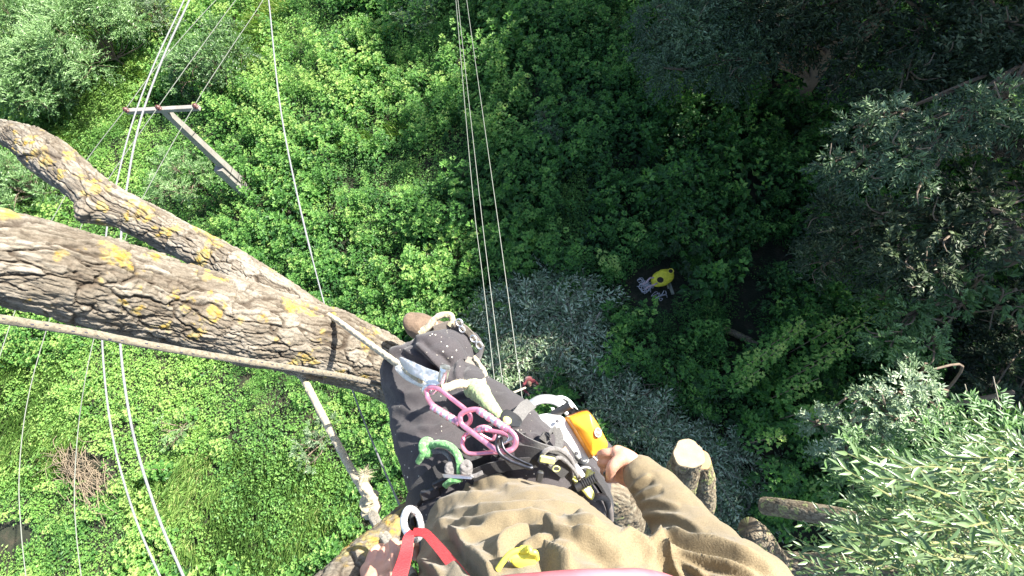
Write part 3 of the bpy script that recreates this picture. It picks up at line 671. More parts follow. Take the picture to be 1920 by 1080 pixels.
def bark_tube(name, pts, rads, mat, parent=None, ns=300, step=.004, seed=0, depth=.012, plate=(.045, .13), lump=.012, lich=.5, knobs=(), cap0=False, cap1=False, off=None, patches=()):
    """rough barked limb with split plates; pts in world space, knobs = [(point, radius, push)]"""
    pts = np.asarray(pts, float); C = catmull(pts, 30); Rr = np.interp(np.linspace(0, 1, len(C)), np.linspace(0, 1, len(rads)), rads)
    s = np.concatenate([[0], np.cumsum(np.linalg.norm(np.diff(C, axis=0), axis=1))]); m = max(8, int(s[-1] / step)); sn = np.linspace(0, s[-1], m)
    C = np.column_stack([np.interp(sn, s, C[:, k]) for k in range(3)]); Rr = np.interp(sn, s, Rr)
    T, U, W = frames(C); th = np.linspace(0, 2 * math.pi, ns, endpoint=False); r0 = float(np.mean(rads))
    TH, SN = np.meshgrid(th, sn); a = TH.ravel(); b = SN.ravel(); circ = 2 * math.pi * r0
    cyl = np.column_stack([np.cos(a) * r0, np.sin(a) * r0, b])
    wa = (fbm(cyl * 10 + 5, 5, seed + 3) - .5) * .075; wb = (fbm(cyl * 12 + 9, 5, seed + 7) - .5) * .20
    na = max(3, round(circ / plate[0])); na2 = max(5, round(circ / (plate[0] * .42)))
    e1, c1 = voro((a / 6.28318 * na) + wa / plate[0], (b + wb) / plate[1], na, seed + 11)
    e2, c2 = voro((a / 6.28318 * na2) + wa / (plate[0] * .5), (b + wb * .6) / (plate[1] * .36), na2, seed + 17)
    fine = fbm(cyl * np.array([150, 150, 60]), 3, seed + 30) - .5; big = fbm(cyl * 5, 3, seed + 40) - .5
    wcr = fbm(cyl * 12, 2, seed + 50); w1 = .03 + .20 * np.clip(wcr * 2 - .5, 0, 1); cr1 = (1 - sstep(0, 1, e1 / w1)) * sstep(.12, .38, fbm(cyl * np.array([30, 30, 14]), 2, seed + 51)); cr2 = (1 - sstep(0, .22, e2)) * sstep(.22, .5, fbm(cyl * 22, 2, seed + 52))
    hgt = -depth * cr1 - depth * .45 * cr2 * (1 - cr1) + depth * .6 * (c1 - .5) + depth * .35 * (c2 - .5) + fine * depth * .8 + (fbm(cyl * np.array([60, 60, 30]), 3, seed + 33) - .5) * depth * .9 + big * lump * 2
    nz = U[:, None, :] * np.cos(th)[None, :, None] + W[:, None, :] * np.sin(th)[None, :, None]; nz = nz.reshape(-1, 3)
    base = np.repeat(C, ns, 0); V = base + nz * (np.repeat(Rr, ns) + hgt)[:, None]
    for p_, q, h in knobs:
        d = np.linalg.norm(V - np.asarray(p_), axis=1); V = V + nz * (h * np.exp(-(d / q) ** 2) * (1 + .3 * fine))[:, None]
    lm = fbm(cyl * 14 + 3, 4, seed + 60); lm2 = vnoise(cyl * 90, seed + 61); li = sstep(.66 - .12 * lich, .70 - .12 * lich, lm + .10 * (lm2 - .5) + .05 * (c2 - .5)) * (1 - cr1)
    if len(patches):
        px, py, _ = proj(V)
        for x, y, q, e_ in patches:
            dd = np.hypot(px - x, (py - y) * e_) / q + (lm2 - .5) * 1.3 + (lm - .5) * 2.2 + (vnoise(cyl * 45, 9) - .5) * 1.1; li = np.maximum(li, (1 - sstep(.7, 1.0, dd)) * (1 - cr1 * .8))
    li = li * sstep(.30, .52, fbm(cyl * 75, 3, seed + 63)); V = V + nz * (li * .0016 * vnoise(cyl * 260, seed + 64))[:, None]
    i = np.arange(m - 1)[:, None]; j = np.arange(ns)[None, :]; j2 = (j + 1) % ns
    Q = np.stack([i * ns + j, i * ns + j2, (i + 1) * ns + j2, (i + 1) * ns + j], -1).reshape(-1, 4); fl = [Q]; tri = []; at = {'crack': np.maximum(cr1, cr2 * .5), 'lichen': li, 'cell': c1 * .5 + c2 * .5}
    V2 = [V]; jj = np.arange(ns); jn = (jj + 1) % ns
    for flag, k in ((cap0, 0), (cap1, m - 1)):
        V2.append(C[k][None]); ci = m * ns + len(V2) - 2; tr = np.column_stack([np.full(ns, ci), k * ns + jj, k * ns + jn]); tri.append(tr[:, ::-1] if k == 0 else tr)
    V = np.vstack(V2); fl.append(np.vstack(tri))
    at = {k: np.concatenate([v, np.zeros(2)]) for k, v in at.items()}
    if off is not None: V = V - np.asarray(off)
    return mesh_np(name, V, fl, mat, parent, attrs=at)

def bark_mat(name, lo, mid, hi, lichc=(.30, .19, .035), lichc2=(.23, .21, .11)):
    m, t, b = new_mat(name)
    A = {}
    for k in ('crack', 'lichen', 'cell'):
        a = N(t, 'ShaderNodeAttribute'); a.attribute_name = k; A[k] = a.outputs['Fac']
    n = noise(t, 9, 6, .7); ad = N(t, 'ShaderNodeMath', operation='MULTIPLY_ADD'); ad.inputs[1].default_value = .45
    t.links.new(A['cell'], ad.inputs[0]); t.links.new(n.outputs['Fac'], ad.inputs[2])
    r = ramp(t, ad.outputs[0], [(.42, lo), (.68, mid), (.9, hi)])
    n3 = noise(t, 150, 4, .7); r3 = ramp(t, n3.outputs['Fac'], [(.3, .62), (.7, 1.15)])
    mu = N(t, 'ShaderNodeMix', data_type='RGBA', blend_type='MULTIPLY'); mu.inputs[0].default_value = 1; t.links.new(r.outputs[0], mu.inputs[6]); t.links.new(r3.outputs[0], mu.inputs[7])
    mc = N(t, 'ShaderNodeMix', data_type='RGBA'); cs = N(t, 'ShaderNodeMath', operation='MULTIPLY'); cs.inputs[1].default_value = .85
    t.links.new(A['crack'], cs.inputs[0]); t.links.new(cs.outputs[0], mc.inputs[0]); t.links.new(mu.outputs[2], mc.inputs[6]); mc.inputs[7].default_value = (.045, .032, .022, 1)
    n2 = noise(t, 60, 3); r2 = ramp(t, n2.outputs['Fac'], [(.35, lichc), (.65, lichc2)])
    ml = N(t, 'ShaderNodeMix', data_type='RGBA'); t.links.new(A['lichen'], ml.inputs[0]); t.links.new(mc.outputs[2], ml.inputs[6]); t.links.new(r2.outputs[0], ml.inputs[7])
    t.links.new(ml.outputs[2], b.inputs['Base Color']); b.inputs['Roughness'].default_value = .92; b.inputs['Specular IOR Level'].default_value = .2
    bump(t, noise(t, 220, 5, .75).outputs['Fac'], b, .7, .004); return m
BARK = bark_mat('fissured_bark', (.12, .095, .07), (.185, .158, .122), (.28, .247, .20))
BARK2 = bark_mat('grey_bark', (.10, .08, .055), (.18, .145, .10), (.27, .23, .165), (.22, .24, .08), (.28, .30, .14))

def cutwood(name, c):
    m, t, b = new_mat(name)
    tc = N(t, 'ShaderNodeTexCoord'); wv = N(t, 'ShaderNodeTexNoise'); wv.inputs['Scale'].default_value = 18; t.links.new(tc.outputs['Object'], wv.inputs['Vector'])
    r = ramp(t, wv.outputs['Fac'], [(.3, tuple(x * .8 for x in c)), (.7, c)]); t.links.new(r.outputs[0], b.inputs['Base Color']); b.inputs['Roughness'].default_value = .8
    bump(t, noise(t, 90, 5).outputs['Fac'], b, .4, .004); return m
FRESH = cutwood('fresh_cut_wood', (.36, .28, .18)); OLDCUT = cutwood('orange_cut_wood', (.55, .30, .15))

BASE = G(1120, 925, 0); BASE[2] = 0
tree = thing('climbed_tree', 'big rough barked willow the climber is tied to, spotted with orange and yellow lichen', 'tree'); tree.location = BASE.tolist()
TR = [P(-420, 440, .80), P(-160, 466, .95), P(60, 497, 1.10), P(300, 563, 1.36), P(480, 610, 1.55), P(640, 655, 1.75), P(745, 702, 1.93), P(860, 765, 2.3), P(1000, 850, 3.0), P(1120, 925, 4.2)]
LP = [(x, y, q * .62, e) for x, y, q, e in [(110, 480, 26, 1.6), (345, 578, 18, 1.2), (505, 522, 14, 1), (600, 632, 20, 1), (575, 663, 20, 2.2), (95, 573, 26, 2), (155, 464, 14, 1.6), (190, 525, 10, .8), (230, 568, 16, 2), (490, 597, 13, 1.4), (10, 400, 30, 1.4), (290, 478, 22, 1.6), (630, 600, 12, .8), (690, 640, 28, 1), (52, 560, 14, 1.4), (395, 548, 8, 1), (520, 636, 10, 1.4), (640, 700, 14, 1), (680, 710, 14, 1)]]
bark_tube('trunk', TR, [.082, .088, .100, .116, .122, .121, .112, .12, .15, .20], BARK, tree, ns=360, step=.0032, seed=3, depth=.0095, plate=(.038, .12), lump=.011, lich=.10, off=BASE, patches=LP,
          knobs=[(P(640, 600, 1.7), .05, .012), (P(20, 400, 1.1), .06, .01), (P(470, 660, 1.5), .06, .012)])
TR2 = [P(-90, 232, 2.0), P(-30, 240, 1.96), P(18, 251, 1.90), P(75, 283, 1.85), P(130, 325, 1.82), P(190, 372, 1.8), P(300, 430, 1.83), P(420, 492, 1.84), P(540, 565, 1.84), P(660, 645, 1.86)]
LP2 = [(x, y, q * .66, e) for x, y, q, e in [(75, 285, 34, 1.5), (115, 327, 18, 1.3), (80, 304, 14, .8), (170, 350, 26, 1.2), (180, 300, 20, 1.6), (265, 408, 14, 1.6), (190, 388, 16, 1.2), (60, 258, 20, 2), (130, 290, 22, 1.4), (150, 330, 16, 1), (205, 355, 10, 1), (340, 430, 12, 1.6), (215, 330, 14, 1)]]
bark_tube('upper_stem', TR2, [.02, .030, .050, .067, .070, .068, .066, .068, .070, .062], BARK, tree, ns=260, step=.0035, seed=23, depth=.0085, plate=(.032, .09), lump=.012, lich=.30, off=BASE, patches=LP2,
          knobs=[(P(165, 398, 1.75), .045, .05), (P(112, 250, 1.78), .05, .03), (P(60, 240, 1.85), .05, .01)])
# lower trunk, seen again under the right hand, and the two sawn stems beside it
LT = [P(1120, 925, 4.2), P(1165, 955, 5.0), P(1185, 965, 6.6), P(1165, 950, 10), [BASE[0], BASE[1], -.3]]
bark_tube('lower_trunk', LT, [.21, .25, .30, .36, .45], BARK2, tree, ns=120, step=.02, seed=33, depth=.016, plate=(.07, .2), lump=.03, off=BASE)
bark_tube('swollen_collar', [P(1085, 905, 4.05), P(1140, 915, 4.1), P(1165, 960, 4.6), P(1170, 1000, 5.2)], [.12, .21, .22, .16], BARK2, tree, ns=140, step=.008, seed=37, depth=.012, plate=(.05, .09), lump=.03, lich=.2, off=BASE)
def stub(pts, rads, seed, cutmat, lab, nrm, mat=BARK2):
    o = bark_tube('sawn_stem', pts, rads, mat, tree, ns=140, step=.008, seed=seed, depth=.010, plate=(.05, .12), lump=.015, off=BASE, lich=.2); o['label'] = lab
    c = np.asarray(pts[0], float) - BASE; n_ = norm(np.asarray(pts[0]) - np.asarray(pts[1])); a = norm(np.cross(n_, [0, 0, 1.0])); b_ = np.cross(n_, a)
    th = np.linspace(0, 6.2832, 40, endpoint=False); q = rads[0] * (1 + .06 * np.sin(th * 3 + seed) + .03 * np.sin(th * 7))
    out = c + np.outer(np.cos(th) * q * .99, a) + np.outer(np.sin(th) * q * .99, b_); mb = MB(); mb.prism(out - n_ * .02, n_, .026, .004); d = mb.build('cut_face', cutmat, tree); return o
stub([P(1291, 851, 3.9), P(1280, 885, 4.2), P(1262, 930, 4.7), P(1225, 975, 5.6)], [.115, .128, .155, .20], 41, FRESH, 'sawn stem with a bright fresh round cut face', None)
stub([P(1312, 862, 4.15), P(1314, 892, 4.4), P(1308, 950, 5.0), P(1255, 990, 5.8)], [.085, .11, .15, .18], 43, OLDCUT, 'darker sawn stem with an orange cut just behind the bright one', None)
# lower limbs to the right of the sleeve and lying wood
lim = thing('lower_limb', 'thick pale limb running along the bottom edge behind the sleeve towards the willow leaves', 'tree limb')
lb = P(1450, 1040, 5.0); lim.location = lb.tolist()
bark_tube('limb', [P(1400, 1030, 5.1), P(1480, 1062, 5.0), P(1580, 1068, 4.9), P(1700, 1085, 4.8), P(1850, 1120, 4.6)], [.13, .14, .14, .13, .11], BARK2, lim, ns=120, step=.01, seed=51, depth=.008, plate=(.04, .09), lump=.01, off=lb)
o = bark_tube('sawn_side_branch', [P(1402, 988, 4.75), P(1425, 1010, 4.8), P(1448, 1045, 4.95), P(1470, 1065, 5)], [.10, .115, .12, .11], BARK2, lim, ns=120, step=.008, seed=52, depth=.008, plate=(.03, .05), lump=.012, off=lb)
lg = thing('bare_limb', 'bare brown limb crossing the dark gap between the sleeve and the willow leaves', 'tree limb'); l2 = P(1450, 957, 6.5); lg.location = l2.tolist()
bark_tube('limb', [P(1432, 948, 7.2), P(1490, 956, 6.8), P(1570, 971, 6.4), P(1640, 992, 6.0), P(1730, 1010, 5.6), P(1850, 1020, 5.2)], [.12, .125, .13, .14, .12, .1], BARK2, lg, ns=110, step=.012, seed=55, depth=.006, plate=(.04, .08), lump=.012, off=l2)
l3 = G(1375, 625, .3); lf_ = bark_tube('fallen_log', [G(1320, 600, .25), G(1370, 622, .3), G(1420, 645, .25)], [.10, .13, .12], BARK2, None, ns=60, step=.03, seed=57, depth=.01, off=l3); lf_.location = l3.tolist()
tag(lf_, 'brown fallen log half hidden in the shaded thicket right of the yellow bag', 'log')
# lichen covered limb end beside the left hand
le = thing('lichened_limb', 'grey limb with yellow lichen passing under the left hand at the bottom edge', 'tree limb'); l4 = P(700, 1060, .95); le.location = l4.tolist()
bark_tube('limb', [P(600, 1150, .80), P(668, 1075, .92), P(730, 1015, 1.02), P(790, 960, 1.10), P(840, 930, 1.2)], [.05, .046, .042, .038, .03], BARK, le, ns=140, step=.003, seed=59, depth=.004, plate=(.03, .06), lump=.006, lich=.25, off=l4,
          patches=[(690, 1010, 26, 1), (745, 975, 26, 1), (775, 960, 20, 1), (665, 1025, 18, 1)])

# willow branch in full sun at the bottom right, close to the lens
def near_willow():
    r = np.random.default_rng(77); t = thing('willow_branch', 'sunlit willow branch with long narrow pale leaves filling the bottom right corner', 'branch'); base = P(1900, 1000, 4.0); t.location = base.tolist(); mb = MB(); out = []
    def twig(p0, d, ln, lf, m, rad=.006):
        d = norm(d); p1 = p0 + d * ln + np.array([0, 0, -.10 * ln]); C = catmull([p0, (p0 + p1) / 2 + r.normal(0, .04 * ln, 3) + [0, 0, .08 * ln], p1], 5); mb.tube(C - base, np.linspace(rad, rad * .3, len(C)), 5)
        s = np.linspace(.12, 1, m); sc = np.linspace(0, 1, len(C)); B = np.column_stack([np.interp(s, sc, C[:, k]) for k in range(3)]); td = norm(np.gradient(B, axis=0))
        az = r.uniform(0, 6.28) + np.arange(m) * 2.4; a = norm(np.cross(td, [0, 0, 1.0])); b_ = np.cross(td, a)
        side = a * np.cos(az)[:, None] + b_ * np.sin(az)[:, None] * .6; D = norm(td * 1.0 + side * .75 + r.normal(0, .15, (m, 3))); U = np.array([0, 0, 1.0]) + r.normal(0, .5, (m, 3)) + .3 * side
        L = lf * r.uniform(.75, 1.2, m) * (1 - .3 * s); out.append([B - base, D, U, L, L * r.uniform(.19, .27, m), .42 + r.normal(0, .16, m)])
    for k in range(400):
        x = r.uniform(1620, 2010); y = r.uniform(830, 1130)
        if y < 875 + (1780 - x) * .72 + r.uniform(-25, 40): continue
        d = r.uniform(3.2, 5.6); p0 = P(x, y, d); dr = CV(-1.0 + r.normal(0, .5), .35 + r.normal(0, .45), r.normal(.1, .4)); twig(p0, dr, r.uniform(.3, .6), .105, 17, .004)
    for (x, y, d, ln) in ((1670, 930, 3.0, .45), (1710, 905, 2.8, .5), (1800, 880, 2.7, .5), (1640, 1050, 3.2, .4), (1640, 1030, 3.4, .35), (1890, 860, 2.8, .4), (1740, 890, 3.0, .45), (1780, 930, 2.6, .5), (1850, 980, 2.5, .5), (1900, 1040, 2.5, .5), (1700, 1000, 2.7, .45), (1800, 1050, 2.6, .5)):
        twig(P(x, y, d), CV(-1, .35 + r.normal(0, .3), .1), ln * .8, .125, 13)
    for k in range(7):
        a = P(2000, 880 + k * 40, 4.0); b_ = P(1640 + 30 * r.normal(), 890 + k * 32, 3.8); mb.tube(catmull([a - base, (a + b_) / 2 - base + r.normal(0, .08, 3), b_ - base], 8), np.linspace(.022, .006, 17), 7)
    mb.build('twigs', plain('green_twigs', (.20, .21, .08), .7), t)
    W2 = leaf_mat('long_willow_leaves', [(0.0, (.05, .10, .035)), (.4, (.11, .18, .065)), (.7, (.20, .28, .13)), (1.0, (.42, .47, .36))], rough=.33, trans=.22, tcol=(1.2, 1.5, .5), spec=.6)
    leaf_obj('leaves', cat_leaves(out), W2, t, fine=True)
near_willow()
# smaller leafy twigs behind it, further down
def fill_willow(label, spots, seed, n=40, lf=.12, ln=.5, mat=SILVER, tone=.5):
    r = np.random.default_rng(seed); base = P(*spots[0]); t = thing('willow_branch', label, 'branch'); t.location = base.tolist(); mb = MB(); out = []
    for x, y, d in spots:
        c = P(x, y, d) - base; L = spray_leaves(r, c, .45 * ln / .5, n, lf, .26, .3, tone0=tone, shell=.5); out.append(L); mb.tube(catmull([c + r.normal(0, .3, 3), c, c + r.normal(0, .3, 3)], 5), .006, 5)
    mb.build('twigs', PALEWOOD, t); leaf_obj('leaves', cat_leaves(out), mat, t, fine=True)
fill_willow('leafy willow twigs behind the bright branch, above the bare brown limb', [(1640, 880, 7), (1700, 850, 7), (1600, 920, 7.2), (1680, 930, 6.5), (1760, 820, 7), (1830, 800, 6.5), (1740, 900, 6.4), (1800, 870, 6), (1880, 790, 6), (1600, 860, 7.4)], 81, 380, .10, .55, WILLOW, .6)
# ------------------------------------------------------------------ people
def capsule(mb, a, b, ra, rb, n=14):
    a = np.asarray(a, float); b = np.asarray(b, float); L = np.linalg.norm(b - a)
    t = np.linspace(0, 1, 6)[:, None]; mb.tube(a + (b - a) * t, np.linspace(ra, rb, 6), n); mb.ball(a, ra, 8); mb.ball(b, rb, 8)

def chain(mb, pts, rads, n=14, sub=5):
    C = catmull(pts, sub); R_ = np.interp(np.linspace(0, 1, len(C)), np.linspace(0, 1, len(rads)), rads); mb.tube(C, R_, n); mb.ball(C[0], R_[0], 8); mb.ball(C[-1], R_[-1], 8)

def oval(mb, pts, U, ru, rw, n=28, sub=6):
    """tube with an elliptic section: half width ru along U, half depth rw across it"""
    C = catmull(pts, sub); q = np.linspace(0, 1, len(C)); ru = np.interp(q, np.linspace(0, 1, len(ru)), ru); rw = np.interp(q, np.linspace(0, 1, len(rw)), rw)
    T = norm(np.gradient(C, axis=0)); U = norm(np.asarray(U) - (T @ U)[:, None] * T); W = np.cross(T, U); th = np.linspace(0, 6.28318, n, endpoint=False)
    V = (C[:, None] + np.cos(th)[None, :, None] * U[:, None] * ru[:, None, None] + np.sin(th)[None, :, None] * W[:, None] * rw[:, None, None]).reshape(-1, 3)
    m = len(C); i = np.arange(m - 1)[:, None]; j = np.arange(n)[None, :]; j2 = (j + 1) % n
    Q = np.stack([i * n + j, i * n + j2, (i + 1) * n + j2, (i + 1) * n + j], -1).reshape(-1, 4); jj = np.arange(n); jn = (jj + 1) % n
    V = np.vstack([V, C[0], C[-1]]); a = m * n; Tt = np.vstack([np.column_stack([np.full(n, a), jn, jj]), np.column_stack([np.full(n, a + 1), (m - 1) * n + jj, (m - 1) * n + jn])]); mb.add(V, Q, Tt)

def fuse(mb, voxel, smooth=4, factor=.5):
    """one continuous surface out of overlapping shapes"""
    me = bpy.data.meshes.new('tmp'); V = np.vstack(mb.V); f = []
    if mb.Q: f += np.vstack(mb.Q).tolist()
    if mb.T: f += np.vstack(mb.T).tolist()
    me.from_pydata(V.tolist(), [], f); me.update(); o = bpy.data.objects.new('tmp', me); COL.objects.link(o)
    m = o.modifiers.new('r', 'REMESH'); m.mode = 'VOXEL'; m.voxel_size = voxel
    s = o.modifiers.new('s', 'SMOOTH'); s.factor = factor; s.iterations = smooth
    dg = bpy.context.evaluated_depsgraph_get(); ev = o.evaluated_get(dg); em = ev.to_mesh()
    n = len(em.vertices); co = np.empty(n * 3, np.float32); em.vertices.foreach_get('co', co); nr = np.empty(n * 3, np.float32); em.vertices.foreach_get('normal', nr)
    k = len(em.polygons); lt = np.empty(k, np.int32); em.polygons.foreach_get('loop_total', lt); lv = np.empty(len(em.loops), np.int32); em.loops.foreach_get('vertex_index', lv)
    ls = np.empty(k, np.int32); em.polygons.foreach_get('loop_start', ls)
    Qf = lv[ls[lt == 4][:, None] + np.arange(4)]; Tf = lv[ls[lt == 3][:, None] + np.arange(3)]
    ev.to_mesh_clear(); bpy.data.objects.remove(o); bpy.data.meshes.remove(me)
    return co.reshape(-1, 3).astype(float), nr.reshape(-1, 3).astype(float), [Qf, Tf]

def folds(V, Nn, lines, gap=1.0):
    """cloth creases: ridge lines given by where they run over the garment, as seen from the front; moves the surface itself"""
    px, py, d = proj(V); face = np.clip(((CAM - V) * Nn).sum(1) / np.linalg.norm(CAM - V, axis=1) * 3 + .3, 0, 1); h = np.zeros(len(V))
    for pts, wd, amp in lines:
        C = catmull(np.column_stack([np.array(pts, float), np.zeros(len(pts))]), 8)[:, :2]; best = np.full(len(V), 1e9); tt = np.zeros(len(V))
        sel = (px > C[:, 0].min() - 4 * wd) & (px < C[:, 0].max() + 4 * wd) & (py > C[:, 1].min() - 4 * wd) & (py < C[:, 1].max() + 4 * wd); ix = np.where(sel)[0]
        if not len(ix): continue
        X = px[ix]; Y = py[ix]; b = np.full(len(ix), 1e9); t0 = np.zeros(len(ix)); sg = np.zeros(len(ix)); m = len(C) - 1
        for k in range(m):
            a = C[k]; e = C[k + 1] - a; L2 = e @ e + 1e-9; t = np.clip(((X - a[0]) * e[0] + (Y - a[1]) * e[1]) / L2, 0, 1); dx = X - a[0] - t * e[0]; dy = Y - a[1] - t * e[1]; dd = np.hypot(dx, dy)
            nw = dd < b; b = np.where(nw, dd, b); t0 = np.where(nw, (k + t) / m, t0); sg = np.where(nw, np.sign(e[0] * dy - e[1] * dx), sg)
        s = b * sg / wd; env = np.clip(np.minimum(t0, 1 - t0) * 6, 0, 1) ** .7
        prof = np.exp(-(np.abs(s) * 1.3) ** 1.4) - .8 * np.exp(-((s - 1.2) * 1.25) ** 2)
        h[ix] += amp * 1.25 * prof * env
    return V + Nn * (h * face)[:, None]

SKIN, t_, b_ = new_mat('sunlit_skin'); n_ = noise(t_, 40, 5); r_ = ramp(t_, n_.outputs['Fac'], [(.3, (.50, .25, .17)), (.7, (.66, .37, .27))]); t_.links.new(r_.outputs[0], b_.inputs['Base Color'])
b_.inputs['Roughness'].default_value = .5; b_.inputs['Subsurface Weight'].default_value = .12; b_.inputs['Subsurface Radius'].default_value = (.01, .004, .002); b_.inputs['Subsurface Scale'].default_value = .6
bump(t_, noise(t_, 260, 4).outputs['Fac'], b_, .35, .0015)
def fabric(name, c, var=.2, weave=900, rough=.9, spots=None, wv=.35):
    m, t, b = new_mat(name); n = noise(t, 7, 5, .6); r = ramp(t, n.outputs['Fac'], [(.3, tuple(x * (1 - var) for x in c)), (.7, tuple(min(1, x * (1 + var)) for x in c))]); src = r.outputs[0]
    n2 = noise(t, weave * .5, 2); r2 = ramp(t, n2.outputs['Fac'], [(.35, .78), (.65, 1.12)]); mu = N(t, 'ShaderNodeMix', data_type='RGBA', blend_type='MULTIPLY'); mu.inputs[0].default_value = 1
    t.links.new(src, mu.inputs[6]); t.links.new(r2.outputs[0], mu.inputs[7]); src = mu.outputs[2]
    if spots:
        v = N(t, 'ShaderNodeTexVoronoi'); v.inputs['Scale'].default_value = spots[0]; v.inputs['Randomness'].default_value = 1; tc = N(t, 'ShaderNodeTexCoord'); t.links.new(tc.outputs['Object'], v.inputs['Vector'])
        ns_ = noise(t, 11, 3); c1 = N(t, 'ShaderNodeMath', operation='MULTIPLY_ADD'); c1.inputs[1].default_value = spots[1]; c1.inputs[2].default_value = -spots[1] * .42; t.links.new(ns_.outputs['Fac'], c1.inputs[0])
        lt = N(t, 'ShaderNodeMath', operation='LESS_THAN'); t.links.new(v.outputs['Distance'], lt.inputs[0]); t.links.new(c1.outputs[0], lt.inputs[1])
        ms = N(t, 'ShaderNodeMix', data_type='RGBA'); t.links.new(lt.outputs[0], ms.inputs[0]); t.links.new(src, ms.inputs[6]); ms.inputs[7].default_value = (.75, .70, .58, 1); src = ms.outputs[2]
    t.links.new(src, b.inputs['Base Color']); b.inputs['Roughness'].default_value = rough; b.inputs['Specular IOR Level'].default_value = .25; b.inputs['Sheen Weight'].default_value = .15
    w1 = N(t, 'ShaderNodeMath', operation='ADD'); t.links.new(n2.outputs['Fac'], w1.inputs[0]); nb = noise(t, 60, 5, .7); t.links.new(nb.outputs['Fac'], w1.inputs[1]); bump(t, w1.outputs[0], b, wv, .003); return m
KHAKI = fabric('khaki_cotton', (.20, .155, .09), .10, 1300)
BLACKC = fabric('dark_work_trousers', (.052, .046, .049), .16, 900, spots=(80, .75))
GREYC = fabric('grey_brown_canvas', (.20, .17, .145), .15, 900)
LEATHER = fabric('dusty_boot_leather', (.16, .11, .075), .3, 300, .75)

# --- the climber: joints
pel = CAM + RC @ np.array([-.010, -.500, -1.00]); che = CAM + RC @ np.array([.055, -.43, -.50]); shm = CAM + RC @ np.array([.06, -.36, -.30])
nck = CAM + RC @ np.array([.055, -.29, -.16]); LAT = RC @ np.array([1.0, .02, 0.0])
shR = shm + LAT * .19 + RC @ np.array([0, -.02, -.02]); shL = shm - LAT * .20 + RC @ np.array([0, -.02, 0])
elR = P(1390, 1115, .68); wrR = P(1207, 893, .95); elL = P(560, 1420, .55); wrL = P(735, 1105, .80)
hipL = CAM + RC @ np.array([-.085, -.475, -1.02]); knL = P(768, 700, 1.33); anL = P(862, 640, 1.70)
hipR = CAM + RC @ np.array([.085, -.485, -1.03]); knR = P(1100, 858, 1.42); anR = P(1075, 905, 1.84); toeR = P(1085, 880, 1.95)
body = MB()
oval(body, [pel, (pel + che) / 2, che, shm], LAT, [.145, .13, .155, .15], [.10, .095, .11, .09]); chain(body, [shm, nck], [.065, .06])
chain(body, [shR, elR, P(1290, 995, .82), wrR], [.055, .044, .040, .030]); chain(body, [shL, elL, wrL], [.055, .044, .030])
chain(body, [hipL, knL], [.082, .058]); chain(body, [knL, (knL + anL) / 2 - RC[2] * 0, anL], [.056, .052, .038]); chain(body, [hipR, knR], [.082, .058]); chain(body, [knR, anR], [.056, .038])
chain(body, [anL, P(792, 616, 1.70)], [.034, .024]); chain(body, [anR, toeR], [.036, .03])
# right hand: back of the hand to the lens, thumb on top, fingers closed round the pull cord
def hand(mb, wr, kn, side, back, fingers, thumb, s=1.0):
    """palm between wrist and knuckle line; side = from the middle of the knuckles towards the thumb side"""
    side = norm(side); m = kn
    for q, w_ in ((-.030, .0135), (-.010, .0145), (.010, .0145), (.030, .0135)):
        chain(mb, [wr + side * q * .45, (wr + m) / 2 + side * q * .85 + back * .004, m + side * q], [.018 * s, .0165 * s, w_ * s], 12, 4)
    for pts, r0 in fingers: chain(mb, pts, [r0, r0 * .95, r0 * .9, r0 * .78], 12, 4)
    chain(mb, thumb, [.0135, .0125, .0115, .009], 12, 4)
k0 = P(1163, 872, .98)
sdR = RC @ np.array([-.20, .85, .25]); bkR = RC @ np.array([.2, .3, 1.0]); bkR = norm(bkR)
fR = []
for i, q in enumerate((.030, .010, -.010, -.030)):
    a = k0 + norm(sdR) * q; ln = (1.0, 1.08, 1.0, .84)[i]
    fR.append(([a, a + RC @ np.array([-.024, -.006, -.012]) * ln, a + RC @ np.array([-.026, -.018, -.036]) * ln, a + RC @ np.array([-.004, -.022, -.044]) * ln], .0092 if i < 3 else .008))
hand(body, wrR + (k0 - wrR) * .15, k0, sdR, bkR, fR, [wrR + (k0 - wrR) * .35 + norm(sdR) * .024, P(1165, 862, .955), P(1148, 876, .955), P(1144, 893, .965)])
# left hand on the rope at the bottom edge
k1 = P(722, 1066, .84); sdL = RC @ np.array([.9, .15, .1]); fL = []
for i, q in enumerate((.030, .010, -.010, -.030)):
    a = k1 + norm(sdL) * q; fL.append(([a, a + RC @ np.array([.004, .020, -.020]), a + RC @ np.array([.012, .014, -.044]), a + RC @ np.array([.012, -.008, -.046])], .0092))
hand(body, wrL, k1, sdL, bkR, fL, [wrL + RC @ np.array([.028, .02, 0]), P(748, 1060, .80), P(744, 1035, .80), P(738, 1018, .815)])
# head behind the helmet camera: neck, skull, jaw, nose, ears
hc = CAM + RC @ np.array([.02, -.075, .16]); fw = norm(RC @ np.array([0, -.30, -1.0])); upv = norm(RC @ np.array([0, 1.0, -.30]))
body.ball(hc, (.078, .112, .098), 14, [LAT, upv, fw]); body.ball(hc + fw * .03 - upv * .06, (.058, .055, .062), 12, [LAT, upv, fw]); chain(body, [hc - upv * .05, nck], [.058, .06])
body.ball(hc + fw * .105 - upv * .028, (.014, .022, .016), 8, [LAT, upv, fw])
for s_ in (-1, 1): body.ball(hc + LAT * .078 * s_ - upv * .02, (.008, .030, .018), 8, [LAT, upv, fw])
V, Nn, fc = fuse(body, .0028, 3)
for cpt, rr, am in ((hc + fw * .086 - upv * .002 + LAT * .032, .016, -.008), (hc + fw * .086 - upv * .002 - LAT * .032, .016, -.008), (hc + fw * .088 - upv * .068, .012, -.003)):
    V = V + Nn * (am * np.exp(-(np.linalg.norm(V - cpt, axis=1) / rr) ** 2))[:, None]
person = mesh_np('person', V, fc, SKIN); local(person, P(860, 640, 1.75))
